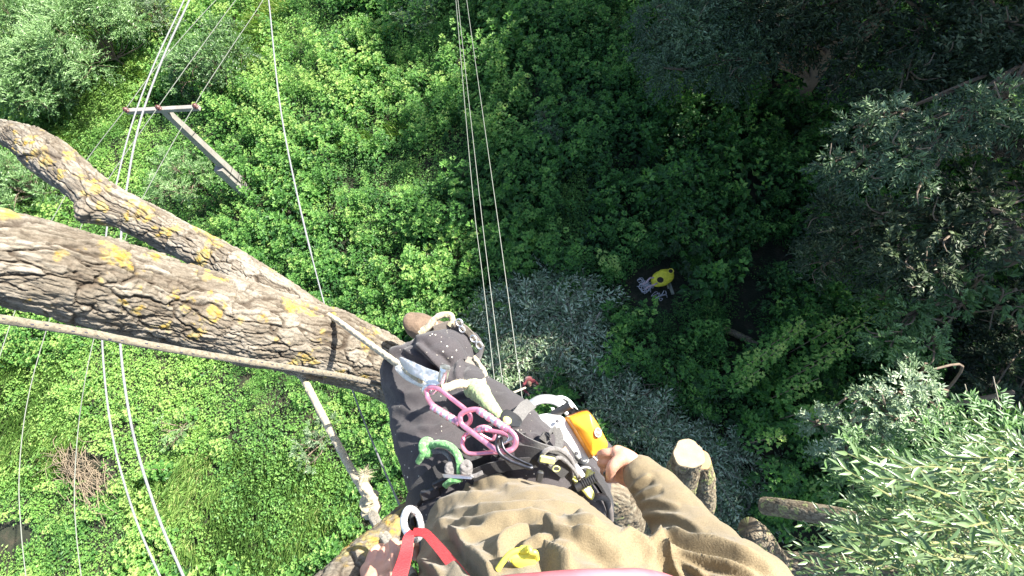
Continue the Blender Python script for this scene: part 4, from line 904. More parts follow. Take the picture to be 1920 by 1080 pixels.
tag(person, 'climber in a khaki shirt and dark trousers, tied to the willow, seen from above', 'person')
PO = np.array(person.location)
def worn(name, V, fc, mat): o = mesh_np(name, V - PO, fc, mat, person); return o
for s_ in (-1, 1):
    e = MB(); e.ball(hc + fw * .082 + upv * .0 + LAT * .032 * s_ - PO, .012, 8); e.build('eye', plain('eye_white', (.7, .68, .65), .2, bmp=0), person)
mo = MB(); mo.tube(catmull([hc + fw * .094 - upv * .066 - LAT * .022 - PO, hc + fw * .101 - upv * .065 - PO, hc + fw * .094 - upv * .066 + LAT * .022 - PO], 5), .004, 6); mo.build('mouth', plain('lips', (.45, .18, .15), .5), person)
hl = MB(); th = np.linspace(0, 6.283, 28, endpoint=False)
rows = [hc + upv * z - fw * .01 + (np.outer(np.cos(th) * rr, LAT * .93) + np.outer(np.sin(th) * rr, fw * 1.12)) for z, rr in ((.030, .118), (.032, .112), (.060, .108), (.092, .092), (.118, .062), (.130, .02))]
VV = np.vstack(rows); Q = [[i * 28 + j, i * 28 + (j + 1) % 28, (i + 1) * 28 + (j + 1) % 28, (i + 1) * 28 + j] for i in range(5) for j in range(28)] + []
VV = np.vstack([VV, hc + upv * .132 - fw * .01]); T3 = [[5 * 28 + j, 5 * 28 + (j + 1) % 28, 168] for j in range(28)]
hl.add(VV - PO, np.array(Q), np.array(T3)); hl.build('helmet', plain('red_helmet_shell', (.55, .05, .07), .3, bmp=0, var=.05), person)

# --- shirt: torso and both sleeves, one cloth surface with real creases
sh = MB()
oval(sh, [P(958, 948, 1.0) + RC @ np.array([0, -.052, .01]), (pel + che) / 2 + RC @ np.array([.01, .012, 0]), che + RC @ np.array([0, .012, 0]), shm], LAT, [.172, .178, .185, .17], [.112, .128, .128, .10])
oval(sh, [shm, nck + (shm - nck) * .3], LAT, [.16, .075], [.095, .075])
chain(sh, [shR - LAT * .04, shR, P(1500, 1260, .55), P(1378, 1110, .68), P(1296, 1008, .80), P(1238, 930, .90), P(1203, 890, .945)], [.085, .085, .076, .064, .052, .044, .035], 22)
chain(sh, [shL + LAT * .04, shL, elL, (elL + wrL) / 2, P(742, 1150, .76)], [.085, .08, .068, .052, .038], 22)
chain(sh, [P(1090, 1130, .62), P(1240, 1092, .66), P(1390, 1135, .62)], [.10, .056, .075], 22)
V, Nn, fc = fuse(sh, .0036, 5)
Z3 = lambda L_: [(640 + x / 4, 810 + y / 4) for x, y in L_]
Z4 = lambda L_: [(1000 + x / 4, 810 + y / 4) for x, y in L_]
FL = [(Z3([(1000, 345), (1030, 400), (1110, 400), (1250, 400)]), 7, .010), (Z3([(860, 380), (930, 400), (1040, 420), (1300, 400), (1500, 410)]), 8, .007),
      (Z3([(610, 660), (760, 560), (950, 490), (1200, 440), (1440, 450), (1600, 470)]), 12, .011), (Z3([(690, 700), (860, 590), (1200, 570), (1500, 555), (1750, 600), (1900, 660)]), 11, .010),
      (Z3([(640, 760), (820, 660), (1120, 660), (1400, 630), (1900, 690)]), 10, .008), (Z3([(870, 810), (1100, 700), (1400, 650), (1700, 690)]), 10, .008),
      (Z3([(700, 740), (790, 720), (870, 770), (920, 860), (1000, 960), (1120, 1060)]), 12, .010), (Z3([(1190, 960), (1220, 830), (1440, 700), (1620, 680)]), 13, .011),
      (Z3([(1500, 880), (1580, 920), (1660, 990), (1760, 1040)]), 16, .014), (Z3([(560, 900), (600, 980), (700, 1040), (760, 1100)]), 12, .012), (Z3([(980, 880), (1060, 960), (1130, 1080)]), 14, .008),
      (Z3([(1330, 860), (1440, 800), (1560, 730)]), 12, .008),
      (Z4([(880, 820), (930, 810), (990, 880), (1060, 1000), (1120, 1090)]), 11, .013), (Z4([(900, 800), (1010, 765), (1200, 830), (1500, 900), (1840, 1040)]), 12, .012), (Z4([(950, 850), (1200, 930), (1500, 1000), (1700, 1080)]), 11, .010),
      (Z4([(1000, 900), (1150, 990), (1300, 1080)]), 10, .008), (Z4([(730, 450), (790, 380), (880, 320)]), 7, .005), (Z4([(760, 500), (860, 440), (960, 400)]), 8, .004), (Z4([(780, 530), (930, 520), (1100, 560)]), 10, .004),
      (Z4([(800, 650), (950, 620), (1120, 660), (1300, 760)]), 12, .005), (Z4([(300, 750), (430, 800), (560, 880), (700, 1000)]), 16, .010), (Z4([(640, 760), (740, 800), (830, 880), (900, 980)]), 12, .010),
      (Z4([(0, 590), (150, 610), (330, 660), (560, 740)]), 10, .007), (Z4([(60, 700), (250, 720), (420, 760), (640, 850)]), 11, .007)]
V = folds(V, Nn, FL)
V = V + Nn * ((fbm(V * np.array([10, 22, 22]), 3, 5) - .5) * .010 + (fbm(V * np.array([60, 60, 25]), 3, 9) - .5) * .0035)[:, None]
worn('shirt', V, fc, KHAKI)
cf = MB(); c0 = P(1208, 890, .944); cd = norm(P(1246, 925, .90) - c0); C = c0 + np.outer(np.linspace(-.004, .022, 6), cd); cf.tube(C, [.036, .0385, .039, .0395, .040, .038], 26, cap=False); cf.build('cuff', KHAKI, person) if 0 else None

# --- trousers
tr = MB()
oval(tr, [pel + (pel - che) * .12, pel + (che - pel) * .12], LAT, [.165, .160], [.115, .108])
chain(tr, [hipL, (hipL + knL) / 2, knL], [.098, .094, .078], 22); chain(tr, [knL, (knL + anL) / 2, P(868, 655, 1.66)], [.076, .074, .066], 22)
chain(tr, [P(1000, 885, 1.03), P(945, 815, 1.13), P(862, 735, 1.27)], [.09, .088, .075], 20); tr.ball(P(815, 665, 1.30), (.075, .055, .06), 12, RC.T)
chain(tr, [hipR, knR], [.100, .078], 22); chain(tr, [knR, anR], [.076, .060], 22)
V, Nn, fc = fuse(tr, .0045, 5); Z1 = lambda L_: [(640 + x / 4, 560 + y / 4) for x, y in L_]; Z2 = lambda L_: [(740 + x / 4.8, 660 + y / 4.8) for x, y in L_]
FT = [(Z1([(540, 330), (640, 400), (720, 480), (790, 560)]), 9, .016), (Z1([(600, 310), (680, 400), (760, 440), (850, 540)]), 8, -.010), (Z1([(470, 330), (520, 290), (640, 300), (780, 250)]), 9, .008), (Z1([(330, 410), (430, 380), (560, 420), (700, 500)]), 9, .008),
      (Z1([(860, 600), (890, 480), (960, 420)]), 8, .010), (Z1([(760, 500), (790, 560), (800, 620)]), 6, .008), (Z1([(420, 420), (560, 470), (700, 540)]), 10, .006), (Z1([(330, 640), (480, 720), (700, 720)]), 14, .006), (Z1([(420, 780), (560, 860), (760, 880)]), 14, .006),
      (Z1([(560, 960), (700, 960), (860, 920)]), 10, .006), (Z2([(1140, 800), (1260, 760), (1330, 840)]), 6, .008), (Z2([(1120, 740), (1230, 800), (1340, 890)]), 6, .007), (Z2([(1180, 880), (1300, 830), (1380, 850)]), 5, .006), (Z1([(820, 740), (980, 700)]), 6, .004)]
V = folds(V, Nn, FT); V = V + Nn * ((fbm(V * 14, 3, 15) - .5) * .014 + (fbm(V * 45, 3, 19) - .5) * .003)[:, None]; worn('trousers', V, fc, BLACKC)
pk = MB(); a = P(868, 668, 1.52); pk.prism([P(*q) for q in ((877, 668, 1.50), (893, 672, 1.54), (892, 700, 1.50), (868, 712, 1.44), (852, 712, 1.42), (862, 690, 1.45))], CV(.1, .1, 1), .006, .002)
o = pk.build('knee_patch', GREYC, person); o.data.transform(Matrix.Translation((-PO).tolist()))
# --- boots
def boot(toe, heel, ank, name, up):
    b = MB(); m = (toe + heel) / 2; ax = norm(toe - heel)
    chain(b, [heel, m + up * .006, toe - ax * .03], [.042, .044, .044], 18); b.ball(toe - ax * .022, (.046, .046, .040), 12, [ax, np.cross(up, ax), up]); chain(b, [heel + ax * .02, ank + (ank - heel) * .35], [.045, .050], 18)
    V, Nn, fc = fuse(b, .0035, 4); V = V + Nn * ((fbm(V * 30, 3, 3) - .5) * .006)[:, None]; ob = worn(name, V, fc, LEATHER)
    s = MB(); side = norm(np.cross(up, ax)); O = [heel - ax * .045 + side * .0, heel - ax * .03 + side * .036, m + side * .034, toe - ax * .05 + side * .048, toe + ax * .004 + side * .03, toe + ax * .024, toe + ax * .004 - side * .03, toe - ax * .05 - side * .048, m - side * .034, heel - ax * .03 - side * .036]
    O = catmull(np.array(O) - up * .050 - PO, 3, True); s.prism(O, up, .02, .004); so = s.build('sole', plain('boot_rubber', (.05, .045, .04), .8), ob)
    st = MB(); c = ank * .25 + (m + toe) / 2 * .75 - PO
    for k in range(4):
        q = c + (ank - toe) * .09 * k + up * (.043 + .004 * k); st.tube(catmull([q - side * .022, q + up * .006, q + side * .022], 4), .0028, 6)
    st.build('lace', plain('boot_lace', (.42, .34, .22), .9), ob)
boot(P(768, 604, 1.675), P(880, 650, 1.76), anL, 'boot', norm(RC @ np.array([-.1, .45, 1.0])))
boot(toeR, anR + RC @ np.array([0, -.04, -.03]), anR, 'boot', norm(RC @ np.array([0, -.2, 1.0])))

# --- the worker on the ground, seen from above
def ground_worker():
    b = G(995, 722, 0); b[2] = gh(b[None, :2])[0]; z = np.array([0, 0, 1.0]); fwd = norm([.35, -.9, 0]); lat = np.cross(fwd, z); J = lambda f, l, h: b + fwd * f + lat * l + z * h; m = MB()
    hip = J(-.05, 0, .92); chest = J(.10, 0, 1.30); sh_ = J(.16, 0, 1.42)
    oval(m, [hip, chest, sh_], lat, [.13, .155, .15], [.095, .11, .09]); chain(m, [sh_, J(.22, 0, 1.55)], [.05, .05]); m.ball(J(.26, 0, 1.64), (.078, .095, .115), 10, [lat, fwd, z]); m.ball(J(.355, 0, 1.62), .014, 6)
    for s_ in (-1, 1):
        m.ball(J(.25, .08 * s_, 1.62), (.012, .02, .03), 6, [lat, fwd, z]); chain(m, [J(.15, .19 * s_, 1.38), J(.28, .27 * s_, 1.14), J(.50, .16 * s_, 1.06)], [.048, .038, .026])
        for q in range(4): chain(m, [J(.51, .16 * s_ + (q - 1.5) * .02, 1.06), J(.58, .15 * s_ + (q - 1.5) * .019, 1.04), J(.60, .14 * s_ + (q - 1.5) * .018, 1.0)], [.010, .009, .008], 6, 3)
        chain(m, [J(.50, .14 * s_, 1.07), J(.54, .105 * s_, 1.07), J(.57, .10 * s_, 1.05)], [.011, .010, .008], 6, 3)
        chain(m, [J(-.05, .09 * s_, .90), J(.02, .11 * s_, .48), J(-.06 + .12 * s_, .12 * s_, .08)], [.085, .055, .04]); chain(m, [J(-.10 + .12 * s_, .12 * s_, .05), J(.08 + .12 * s_, .13 * s_, .05)], [.04, .035])
    V, Nn, fc = fuse(m, .012, 2); o = mesh_np('person', V, fc, SKIN); local(o, b); tag(o, 'worker in a dark red top bending over the cut branches on the ground below', 'person'); PB = np.array(b)
    c = MB(); oval(c, [hip + z * .02, chest, sh_ + z * .02], lat, [.155, .18, .17], [.12, .13, .105])
    for s_ in (-1, 1): chain(c, [J(.15, .18 * s_, 1.38), J(.28, .27 * s_, 1.14), J(.44, .19 * s_, 1.07)], [.065, .055, .042])
    V, Nn, fc = fuse(c, .014, 2); V = V + Nn * ((fbm(V * 10, 3, 4) - .5) * .02)[:, None]; mesh_np('jacket', V - PB, fc, fabric('dark_red_cloth', (.20, .045, .05), .2), o)
    c = MB(); oval(c, [J(-.06, 0, .86), hip + z * .05], lat, [.15, .15], [.115, .11])
    for s_ in (-1, 1): chain(c, [J(-.05, .09 * s_, .90), J(.02, .11 * s_, .48), J(-.06 + .12 * s_, .12 * s_, .12)], [.10, .075, .06])
    V, Nn, fc = fuse(c, .014, 2); mesh_np('trousers', V - PB, fc, fabric('brown_cloth', (.07, .055, .045), .2), o)
    c = MB(); c.ball(J(.245, 0, 1.675) - PB, (.085, .10, .095), 10, [lat, fwd, z]); c.build('hair', plain('brown_hair', (.10, .06, .04), .8, bmp=.8, bscale=60, bd=.01), o)
ground_worker()
# ------------------------------------------------------------------ climbing gear
def metal(name, c, rough=.25, met=1.0):
    m, t, b = new_mat(name); n = noise(t, 60, 4); r = ramp(t, n.outputs['Fac'], [(.3, tuple(x * .82 for x in c)), (.7, c)]); t.links.new(r.outputs[0], b.inputs['Base Color'])
    r2 = ramp(t, noise(t, 140, 4).outputs['Fac'], [(.35, rough * .8), (.7, rough * 1.6)]); t.links.new(r2.outputs[0], b.inputs['Roughness']); b.inputs['Metallic'].default_value = met; return m
SILV = metal('scratched_aluminium', (.80, .80, .81), .55); RED = metal('pink_anodised_metal', (.90, .38, .50), .38, .8); DKM = metal('dark_steel', (.10, .10, .11), .35); STEEL = metal('bright_steel', (.84, .84, .84), .36)
BLK = fabric('black_webbing', (.035, .033, .034), .2, 700, .8); GRYW = fabric('grey_webbing', (.12, .115, .11), .15, 700, .8); REDW = fabric('red_webbing', (.62, .022, .03), .12, 800, .75)
YEL = plain('yellow_plastic', (.80, .72, .10), .4, bmp=0, var=.06); PYEL = plain('pale_yellow_plastic', (.62, .62, .22), .5, bmp=0, var=.1); BPL = plain('black_plastic', (.03, .03, .032), .4, bmp=.1); WPL = plain('off_white_plastic', (.78, .77, .72), .4, bmp=.1, var=.06)
ORG = plain('orange_plastic', (.90, .36, .03), .35, bmp=.05, var=.05)
def rope_mat(name, c, c2=None, scale=160):
    m, t, b = new_mat(name); n = noise(t, scale, 3, .7); r = ramp(t, n.outputs['Fac'], [(.35, tuple(x * .6 for x in c)), (.55, c), (.75, c2 or tuple(min(1, x * 1.25) for x in c))])
    t.links.new(r.outputs[0], b.inputs['Base Color']); b.inputs['Roughness'].default_value = .95; b.inputs['Specular IOR Level'].default_value = .15; b.inputs['Sheen Weight'].default_value = .3
    bump(t, noise(t, scale * 1.5, 3).outputs['Fac'], b, .8, .002); return m
CREAM = rope_mat('cream_rope', (.44, .375, .25)); DROPE = rope_mat('worn_grey_rope', (.19, .165, .12)); GRN = rope_mat('green_cord', (.16, .42, .14), (.5, .7, .38)); LGRN = rope_mat('pale_green_cord', (.34, .44, .22)); GCORD = rope_mat('grey_cord', (.16, .15, .145))

def PX(pts):
    return np.array([P(*q) for q in pts])

def rope_geo(mb, pts, r, twist=60, ns=18, step=.0022, fuzz=.10, strands=3, amp=.10, closed=False, fray=0):
    """laid or braided rope: the sheath relief is modelled"""
    C0 = catmull(pts, 14, closed); s = np.concatenate([[0], np.cumsum(np.linalg.norm(np.diff(C0, axis=0), axis=1))]); m = int(max(10, s[-1] / step)); sn = np.linspace(0, s[-1], m, endpoint=not closed)
    C = np.column_stack([np.interp(sn, s, C0[:, k]) for k in range(3)]); T, U, W = frames(C, closed); th = np.linspace(0, 6.28318, ns, endpoint=False)
    TH, S = np.meshgrid(th, sn); q1 = np.cos(strands * TH + S * twist * 2); q2 = np.cos(strands * TH - S * twist * 2); rel = amp * np.maximum(q1, q2)
    rel = rel + (fbm(np.column_stack([np.cos(TH.ravel()) * 2, np.sin(TH.ravel()) * 2, S.ravel() * 160]), 2, 5).reshape(TH.shape) - .5) * fuzz * 2
    R_ = np.interp(np.linspace(0, 1, m), np.linspace(0, 1, len(np.atleast_1d(r))), np.atleast_1d(r)) if not np.isscalar(r) else np.full(m, r)
    V = C[:, None] + (R_[:, None] * (1 + rel))[:, :, None] * (np.cos(th)[None, :, None] * U[:, None] + np.sin(th)[None, :, None] * W[:, None]); V = V.reshape(-1, 3)
    n = m; i = np.arange(n if closed else n - 1)[:, None]; j = np.arange(ns)[None, :]; i2 = (i + 1) % n; j2 = (j + 1) % ns
    Q = np.stack([i * ns + j, i * ns + j2, i2 * ns + j2, i2 * ns + j], -1).reshape(-1, 4); mb.add(V, Q)
    if not closed:
        jj = np.arange(ns); jn = (jj + 1) % ns; mb.add(np.vstack([V[:ns], C[0]]), None, np.column_stack([np.full(ns, ns), jn, jj])); mb.add(np.vstack([V[-ns:], C[-1]]), None, np.column_stack([np.full(ns, ns), jj, jn]))

def hairs(mb, pts, r, n, ln=.006, seed=0):
    g = np.random.default_rng(seed); C = catmull(pts, 12); k = g.integers(0, len(C), n); d = norm(g.normal(0, 1, (n, 3))); a = C[k] + d * r * .9; b_ = a + d * ln * g.uniform(.3, 1, (n, 1)) + g.normal(0, ln * .3, (n, 3)); sd = norm(np.cross(d, g.normal(0, 1, (n, 3)))) * .0005
    V = np.stack([a - sd, a + sd, b_], 1).reshape(-1, 3); mb.add(V, None, np.arange(3 * n).reshape(-1, 3))

def top(o, at, label, cat, group=None):
    local(o, at); return tag(o, label, cat, group)

# climbing rope across the left of the photo
m = MB(); rp = PX([(-260, 545, .62), (-60, 588, .72), (150, 622, .83), (330, 656, .93), (500, 683, 1.05), (640, 705, 1.20), (715, 722, 1.38)]); rope_geo(m, rp, .0066, ns=20, strands=4, amp=.06, fuzz=.05)
ro = m.build('climbing_rope', DROPE); top(ro, rp[-1], 'grey climbing rope with dark flecks running from the left edge under the thick limb', 'rope')
fk = MB()
Cq = catmull(rp, 40); g = np.random.default_rng(2)
for k in range(12, len(Cq) - 6, 5):
    T_ = norm(Cq[k + 1] - Cq[k]); n1 = norm(CAM - Cq[k]); n1 = norm(n1 - (n1 @ T_) * T_); sd = np.cross(T_, n1); c = Cq[k] + n1 * .0062 + sd * g.uniform(-.0025, .003); fk.box(c, [T_, sd, n1], (.0024, .0010, .0006), .0003)
k_ = fk.build('tracer_fleck', plain('dark_fleck', (.03, .03, .05), .9, bmp=0), ro); k_.data.transform(Matrix.Translation((-np.array(ro.location)).tolist()))

# flip line: over the limb to the adjuster, and its other leg with stopper knot to the left hand
m = MB(); a_ = PX([(612, 588, 1.66), (640, 606, 1.58), (690, 643, 1.42), (745, 682, 1.22), (790, 712, 1.08)]); rope_geo(m, a_, .0085, fuzz=.14, amp=.06); hairs(m, a_, .0085, 300, .004, 1)
m2 = PX([(590, 640, 1.98), (560, 690, 1.72), (572, 715, 1.66), (605, 780, 1.52), (650, 865, 1.32), (686, 928, 1.18), (700, 960, 1.10)])
rope_geo(m, m2, [.0120, .0112, .0104, .0096, .0088], fuzz=.16, amp=.05); hairs(m, m2, .0100, 900, .005, 2)
rope_geo(m, PX([(612, 588, 1.66), (596, 588, 1.75), (588, 605, 1.92), (590, 640, 1.98)]), [.0085, .011, .0125], fuzz=.2)
fl = m.build('flip_line', CREAM); FLO = P(694, 945, 1.14); top(fl, FLO, 'frayed cream flip line looped round the limb and hanging to the left hand', 'rope')
def childof(o, par, off): o.parent = par; o.data.transform(Matrix.Translation((-np.asarray(off)).tolist())); return o
m = MB(); kc = P(694, 946, 1.12)
for k, (ph, tl) in enumerate(((0, .5), (1.1, -.6), (2.2, .2))):
    th = np.linspace(0, 6.283, 10, endpoint=False) + ph; ax1 = CV(math.cos(tl), math.sin(tl), .1); ax2 = norm(np.cross(ax1, CV(.3 * k - .3, 1, .4))); rope_geo(m, kc + CV(.2, -1, 0) * (k - 1) * .012 + np.outer(np.cos(th), ax1) * .0135 + np.outer(np.sin(th), ax2) * .0135, .0088, closed=True, fuzz=.2)
childof(m.build('stopper_knot', CREAM), fl, FLO)
m = MB(); tp_ = PX([(694, 940, 1.10), (690, 920, 1.09), (680, 905, 1.09), (684, 890, 1.09)]); rope_geo(m, tp_, [.0095, .0095, .0085, .0085], fuzz=.3); hairs(m, PX([(684, 897, 1.09), (684, 890, 1.09), (686, 886, 1.09)]), .008, 260, .014, 5); childof(m.build('frayed_rope_end', CREAM), fl, FLO)
m = MB(); rope_geo(m, PX([(700, 962, 1.08), (712, 985, 1.03), (728, 1012, .96), (750, 1045, .86), (775, 1085, .75)]), .0072, fuzz=.2); rope_geo(m, PX([(694, 964, 1.08), (706, 990, 1.02), (720, 1014, .95), (742, 1047, .86), (765, 1088, .76)]), .0062, fuzz=.2)
childof(m.build('doubled_strand', DROPE), fl, FLO)

# adjuster plate on the flip line
adj = thing('rope_adjuster', 'silver rope adjuster clamped on the flip line over the knee', 'rope adjuster'); ao = P(800, 705, 1.05); adj.location = ao.tolist()
m = MB(); n0 = CV(.1, .25, 1); m.prism(catmull(PX([(750, 670, 1.12), (764, 674, 1.11), (800, 690, 1.07), (826, 700, 1.04), (829, 716, 1.03), (812, 724, 1.03), (790, 712, 1.06), (768, 700, 1.10), (752, 684, 1.12)]), 3, True) - ao, n0, .005, .0015)
m.build('side_plate', SILV, adj); m = MB(); m.prism(catmull(PX([(738, 690, 1.16), (760, 712, 1.13), (790, 726, 1.09), (808, 732, 1.06), (800, 716, 1.08), (772, 700, 1.13), (748, 684, 1.16)]), 3, True) - ao - n0 * .022, n0, .004, .001); m.build('rear_plate', SILV, adj)
m = MB(); m.tube(np.linspace(P(834, 692, .995), P(829, 714, 1.01), 5) - ao, [.0085, .0095, .0095, .0095, .0085], 18); m.tube(np.linspace(P(835, 688, .993), P(834, 693, .995), 3) - ao, .0115, 6); m.build('bolt', STEEL, adj)
m = MB(); th = np.linspace(0, 6.28, 20, endpoint=False); ck = P(806, 731, 1.03); m.tube(ck - ao + np.outer(np.cos(th), CV(1, .2, 0)) * .014 + np.outer(np.sin(th), CV(0, 1, .5)) * .012, .004, 10, closed=True); m.build('eye', STEEL, adj)

def carabiner(label, pts, r, sleeve=None, mat=RED, gcol=SILV, group=None, bands=4, name='carabiner'):
    pp = PX(pts); o0 = pp.mean(0); t = thing(name, label, 'carabiner', group); t.location = o0.tolist(); C = catmull(pp, 7, True) - o0
    th = np.linspace(0, 6.28318, 14, endpoint=False); m = MB(); m.tube(C, r, 14, closed=True, shape=(np.cos(th) * 1.12, np.sin(th) * .9)); m.build('body', mat, t)
    if sleeve:
        a, b_ = PX(sleeve) - o0; d = b_ - a; m = MB(); q = np.linspace(0, 1, 30); rr = r * 1.45 * (1 + .07 * np.sign(np.sin(q * 6.283 * bands))); m.tube(a + d * q[:, None], rr, 20); m.build('gate_sleeve', gcol, t)
        for k in range(bands):
            c = a + d * ((k + .5) / bands); m = MB(); m.tube(np.linspace(c - d * .16 / bands, c + d * .20 / bands, 3), r * 1.62, 20); m.build('band', mat, t)
        for e_, s_ in ((a, -1), (b_, 1)):
            m = MB(); m.tube(np.linspace(e_ - d * .05 * s_, e_ + d * .07 * s_, 3), r * 1.5, 16); m.build('collar', RED, t)
    return t
z2 = lambda L_, d: [(740 + x / 4.8, 660 + y / 4.8, (d if np.isscalar(d) else d[i])) for i, (x, y) in enumerate(L_)]
carabiner('upper pink and silver screw gate carabiner hanging from the adjuster eye', z2([(290, 345), (330, 318), (400, 335), (520, 425), (640, 520), (683, 585), (668, 640), (615, 655), (560, 615), (450, 545), (345, 480), (300, 420)], [1.03, 1.02, 1.01, .99, .97, .96, .965, .97, .98, .99, 1.0, 1.02]), .0048, z2([(350, 500), (570, 632)], [.995, .972]))
carabiner('middle pink screw gate carabiner linking the upper one to the belt bridge', z2([(590, 600), (600, 560), (660, 525), (750, 520), (830, 575), (930, 640), (1040, 710), (1090, 775), (1080, 850), (1020, 890), (920, 885), (800, 800), (680, 710), (605, 650)], [.95, .95, .945, .94, .93, .92, .905, .90, .90, .90, .91, .925, .94, .95]), .0046, z2([(770, 535), (1010, 690)], [.935, .91]))
carabiner('lower pink carabiner lying flat across the belt', z2([(650, 740), (615, 790), (612, 850), (650, 905), (720, 915), (860, 905), (960, 900), (1060, 880), (1075, 810), (1010, 745), (900, 715), (760, 700)], [.975, .965, .955, .945, .94, .93, .925, .92, .925, .935, .95, .965]), .0040, z2([(715, 715), (810, 695)], [.955, .955]), bands=2)
m = MB()
for k in range(3):
    m.tube(catmull(PX(z2([(960 + 22 * k, 835 - 12 * k), (1010 + 22 * k, 810 - 10 * k), (1035 + 20 * k, 760), (1010 + 20 * k, 710)], .915 - .002 * k)), 6), .0022, 8)
top(m.build('ring_stack', STEEL), P(955, 818, .91), 'stack of thin bright steel rings where the carabiners meet the belt', 'rings')
carabiner('thin dark carabiner curving from the steel rings down onto the belt', z2([(930, 770), (920, 840), (950, 915), (1030, 975), (1130, 1015), (1220, 1045), (1235, 1025), (1150, 985), (1060, 940), (990, 880), (965, 810), (960, 760)], [.90, .90, .895, .89, .885, .88, .885, .89, .895, .90, .905, .905]), .0030, None, DKM)

# hitch cord and its loose cream rope ends over the knee
hc_o = thing('hitch_cord', 'pale green hitch cord sleeve with thick cream rope ends beside the knee', 'cord'); ho = P(905, 740, 1.08); hc_o.location = ho.tolist()
m = MB(); C = PX([(884, 728, 1.12), (898, 733, 1.09), (912, 752, 1.06), (926, 768, 1.05), (936, 780, 1.05)]) - ho; rope_geo(m, C, [.020, .023, .019, .015, .010], strands=8, amp=.03, fuzz=.12, ns=28, twist=120)
m.build('sleeve', LGRN, hc_o); m = MB(); rope_geo(m, PX([(826, 729, 1.05), (842, 726, 1.06), (862, 719, 1.08), (885, 725, 1.10)]) - ho, .0082, fuzz=.3); hairs(m, PX([(826, 729, 1.05), (862, 719, 1.08), (885, 725, 1.10)]) - ho, .008, 400, .006, 8); m.build('rope_end', CREAM, hc_o)
m = MB(); rope_geo(m, PX([(890, 672, 1.35), (899, 686, 1.30), (908, 700, 1.25), (906, 718, 1.18), (902, 728, 1.13)]) - ho, .0072, fuzz=.25); m.build('rope_end', CREAM, hc_o)
m = MB(); rope_geo(m, PX([(905, 726, 1.2), (930, 734, 1.3), (955, 738, 1.5), (985, 727, 1.8)]) - ho, .003, fuzz=.2, step=.006); m.build('tail', CREAM, hc_o)
carabiner('small pink carabiner gate half hidden below the hitch cord', z2([(740, 690), (800, 670), (860, 690), (900, 740), (880, 790), (820, 770), (760, 730)], .985), .0032, None, RED)

# straps on the boot
sp_ = thing('climbing_spur', 'climbing spur with cream rope and dusty steel buckles strapped round the visible boot', 'climbing spur'); so = P(870, 625, 1.62); sp_.location = so.tolist()
m = MB(); z1 = lambda L_, d: [(640 + x / 4, 560 + y / 4, (d if np.isscalar(d) else d[i])) for i, (x, y) in enumerate(L_)]
rope_geo(m, PX(z1([(590, 265), (640, 225), (690, 165), (760, 122), (815, 125), (832, 165), (810, 205)], 1.60)) - so, .0092, fuzz=.3, step=.004); rope_geo(m, PX(z1([(600, 235), (660, 195), (715, 150), (725, 110)], 1.61)) - so, .006, fuzz=.3, step=.004); m.build('rope_lashing', CREAM, sp_)
m = MB(); m.strap(catmull(PX(z1([(700, 235), (790, 205), (860, 200), (930, 240), (1000, 320), (1050, 380)], 1.60)), 5) - so, CV(.5, 1, .3), .030, .004); m.build('strap', GREYC, sp_)
m = MB(); 
for (x, y, q) in ((885, 180, .012), (905, 230, .010), (990, 300, .011), (1035, 350, .012)):
    c = P(640 + x / 4, 560 + y / 4, 1.575) - so; th = np.linspace(0, 6.28, 12, endpoint=False); m.tube(c + np.outer(np.cos(th), CV(1, -.8, .1)) * q + np.outer(np.sin(th), CV(.6, 1, .2)) * q * .8, .0028, 8, closed=True)
m.build('buckle', STEEL, sp_); m = MB(); m.strap(catmull(PX(z1([(880, 190), (940, 235), (1000, 310), (1048, 378)], 1.585)), 5) - so, CV(.7, .7, .1), .016, .006); m.build('shank', metal('dusty_steel', (.35, .31, .26), .5), sp_)
m = MB(); m.tube(catmull(PX(z1([(820, 290), (900, 300), (970, 340), (1020, 400)], 1.59)), 5) - so, .006, 8); m.build('pad_cord', LGRN, sp_)

# ---------------- harness
hs = thing('climbing_harness', 'black padded climbing harness round the hips of the climber', 'harness'); ho2 = CAM + RC @ np.array([0, -.49, -1.05]); hs.location = ho2.tolist()
bax = norm(RC @ np.array([0, .06, -1.0])); FR = norm(np.cross(LAT, bax)); FR = FR if FR @ RC[:, 1] > 0 else -FR
def hoop(a, ru, rf, s0=0, s1=6.28318, n=60, off=(0, 0)):
    th = np.linspace(s0, s1, n); c = CAM + RC @ np.array([-.006 + off[0], -.492 + off[1], -1.0]) + bax * a; return c + np.outer(np.cos(th), LAT) * ru + np.outer(np.sin(th), FR) * rf
m = MB(); C = hoop(.045, .176, .128); m.strap(C - ho2, bax, .060, .013); m.build('padded_belt', BLK, hs)
MESHM, t_, b_ = new_mat('ribbed_mesh'); wv = N(t_, 'ShaderNodeTexBrick'); wv.inputs['Scale'].default_value = 170; wv.inputs['Color1'].default_value = (.16, .155, .15, 1); wv.inputs['Color2'].default_value = (.11, .105, .10, 1); wv.inputs['Mortar'].default_value = (.03, .03, .03, 1)
tc = N(t_, 'ShaderNodeTexCoord'); t_.links.new(tc.outputs['Object'], wv.inputs['Vector']); t_.links.new(wv.outputs[0], b_.inputs['Base Color']); b_.inputs['Roughness'].default_value = .8; bump(t_, wv.outputs['Fac'], b_, .6, .002)
m = MB(); C = hoop(.022, .181, .134); m.strap(C - ho2, bax, .024, .010); m.build('mesh_band', MESHM, hs)
m = MB(); C = hoop(.062, .185, .138, .2, 2.9); m.strap(C - ho2, bax, .022, .004); m.build('webbing', GRYW, hs)
m = MB(); C = hoop(.088, .180, .134, .5, 2.7); m.strap(C - ho2, bax + FR * .2, .030, .004); m.build('webbing', BLK, hs)
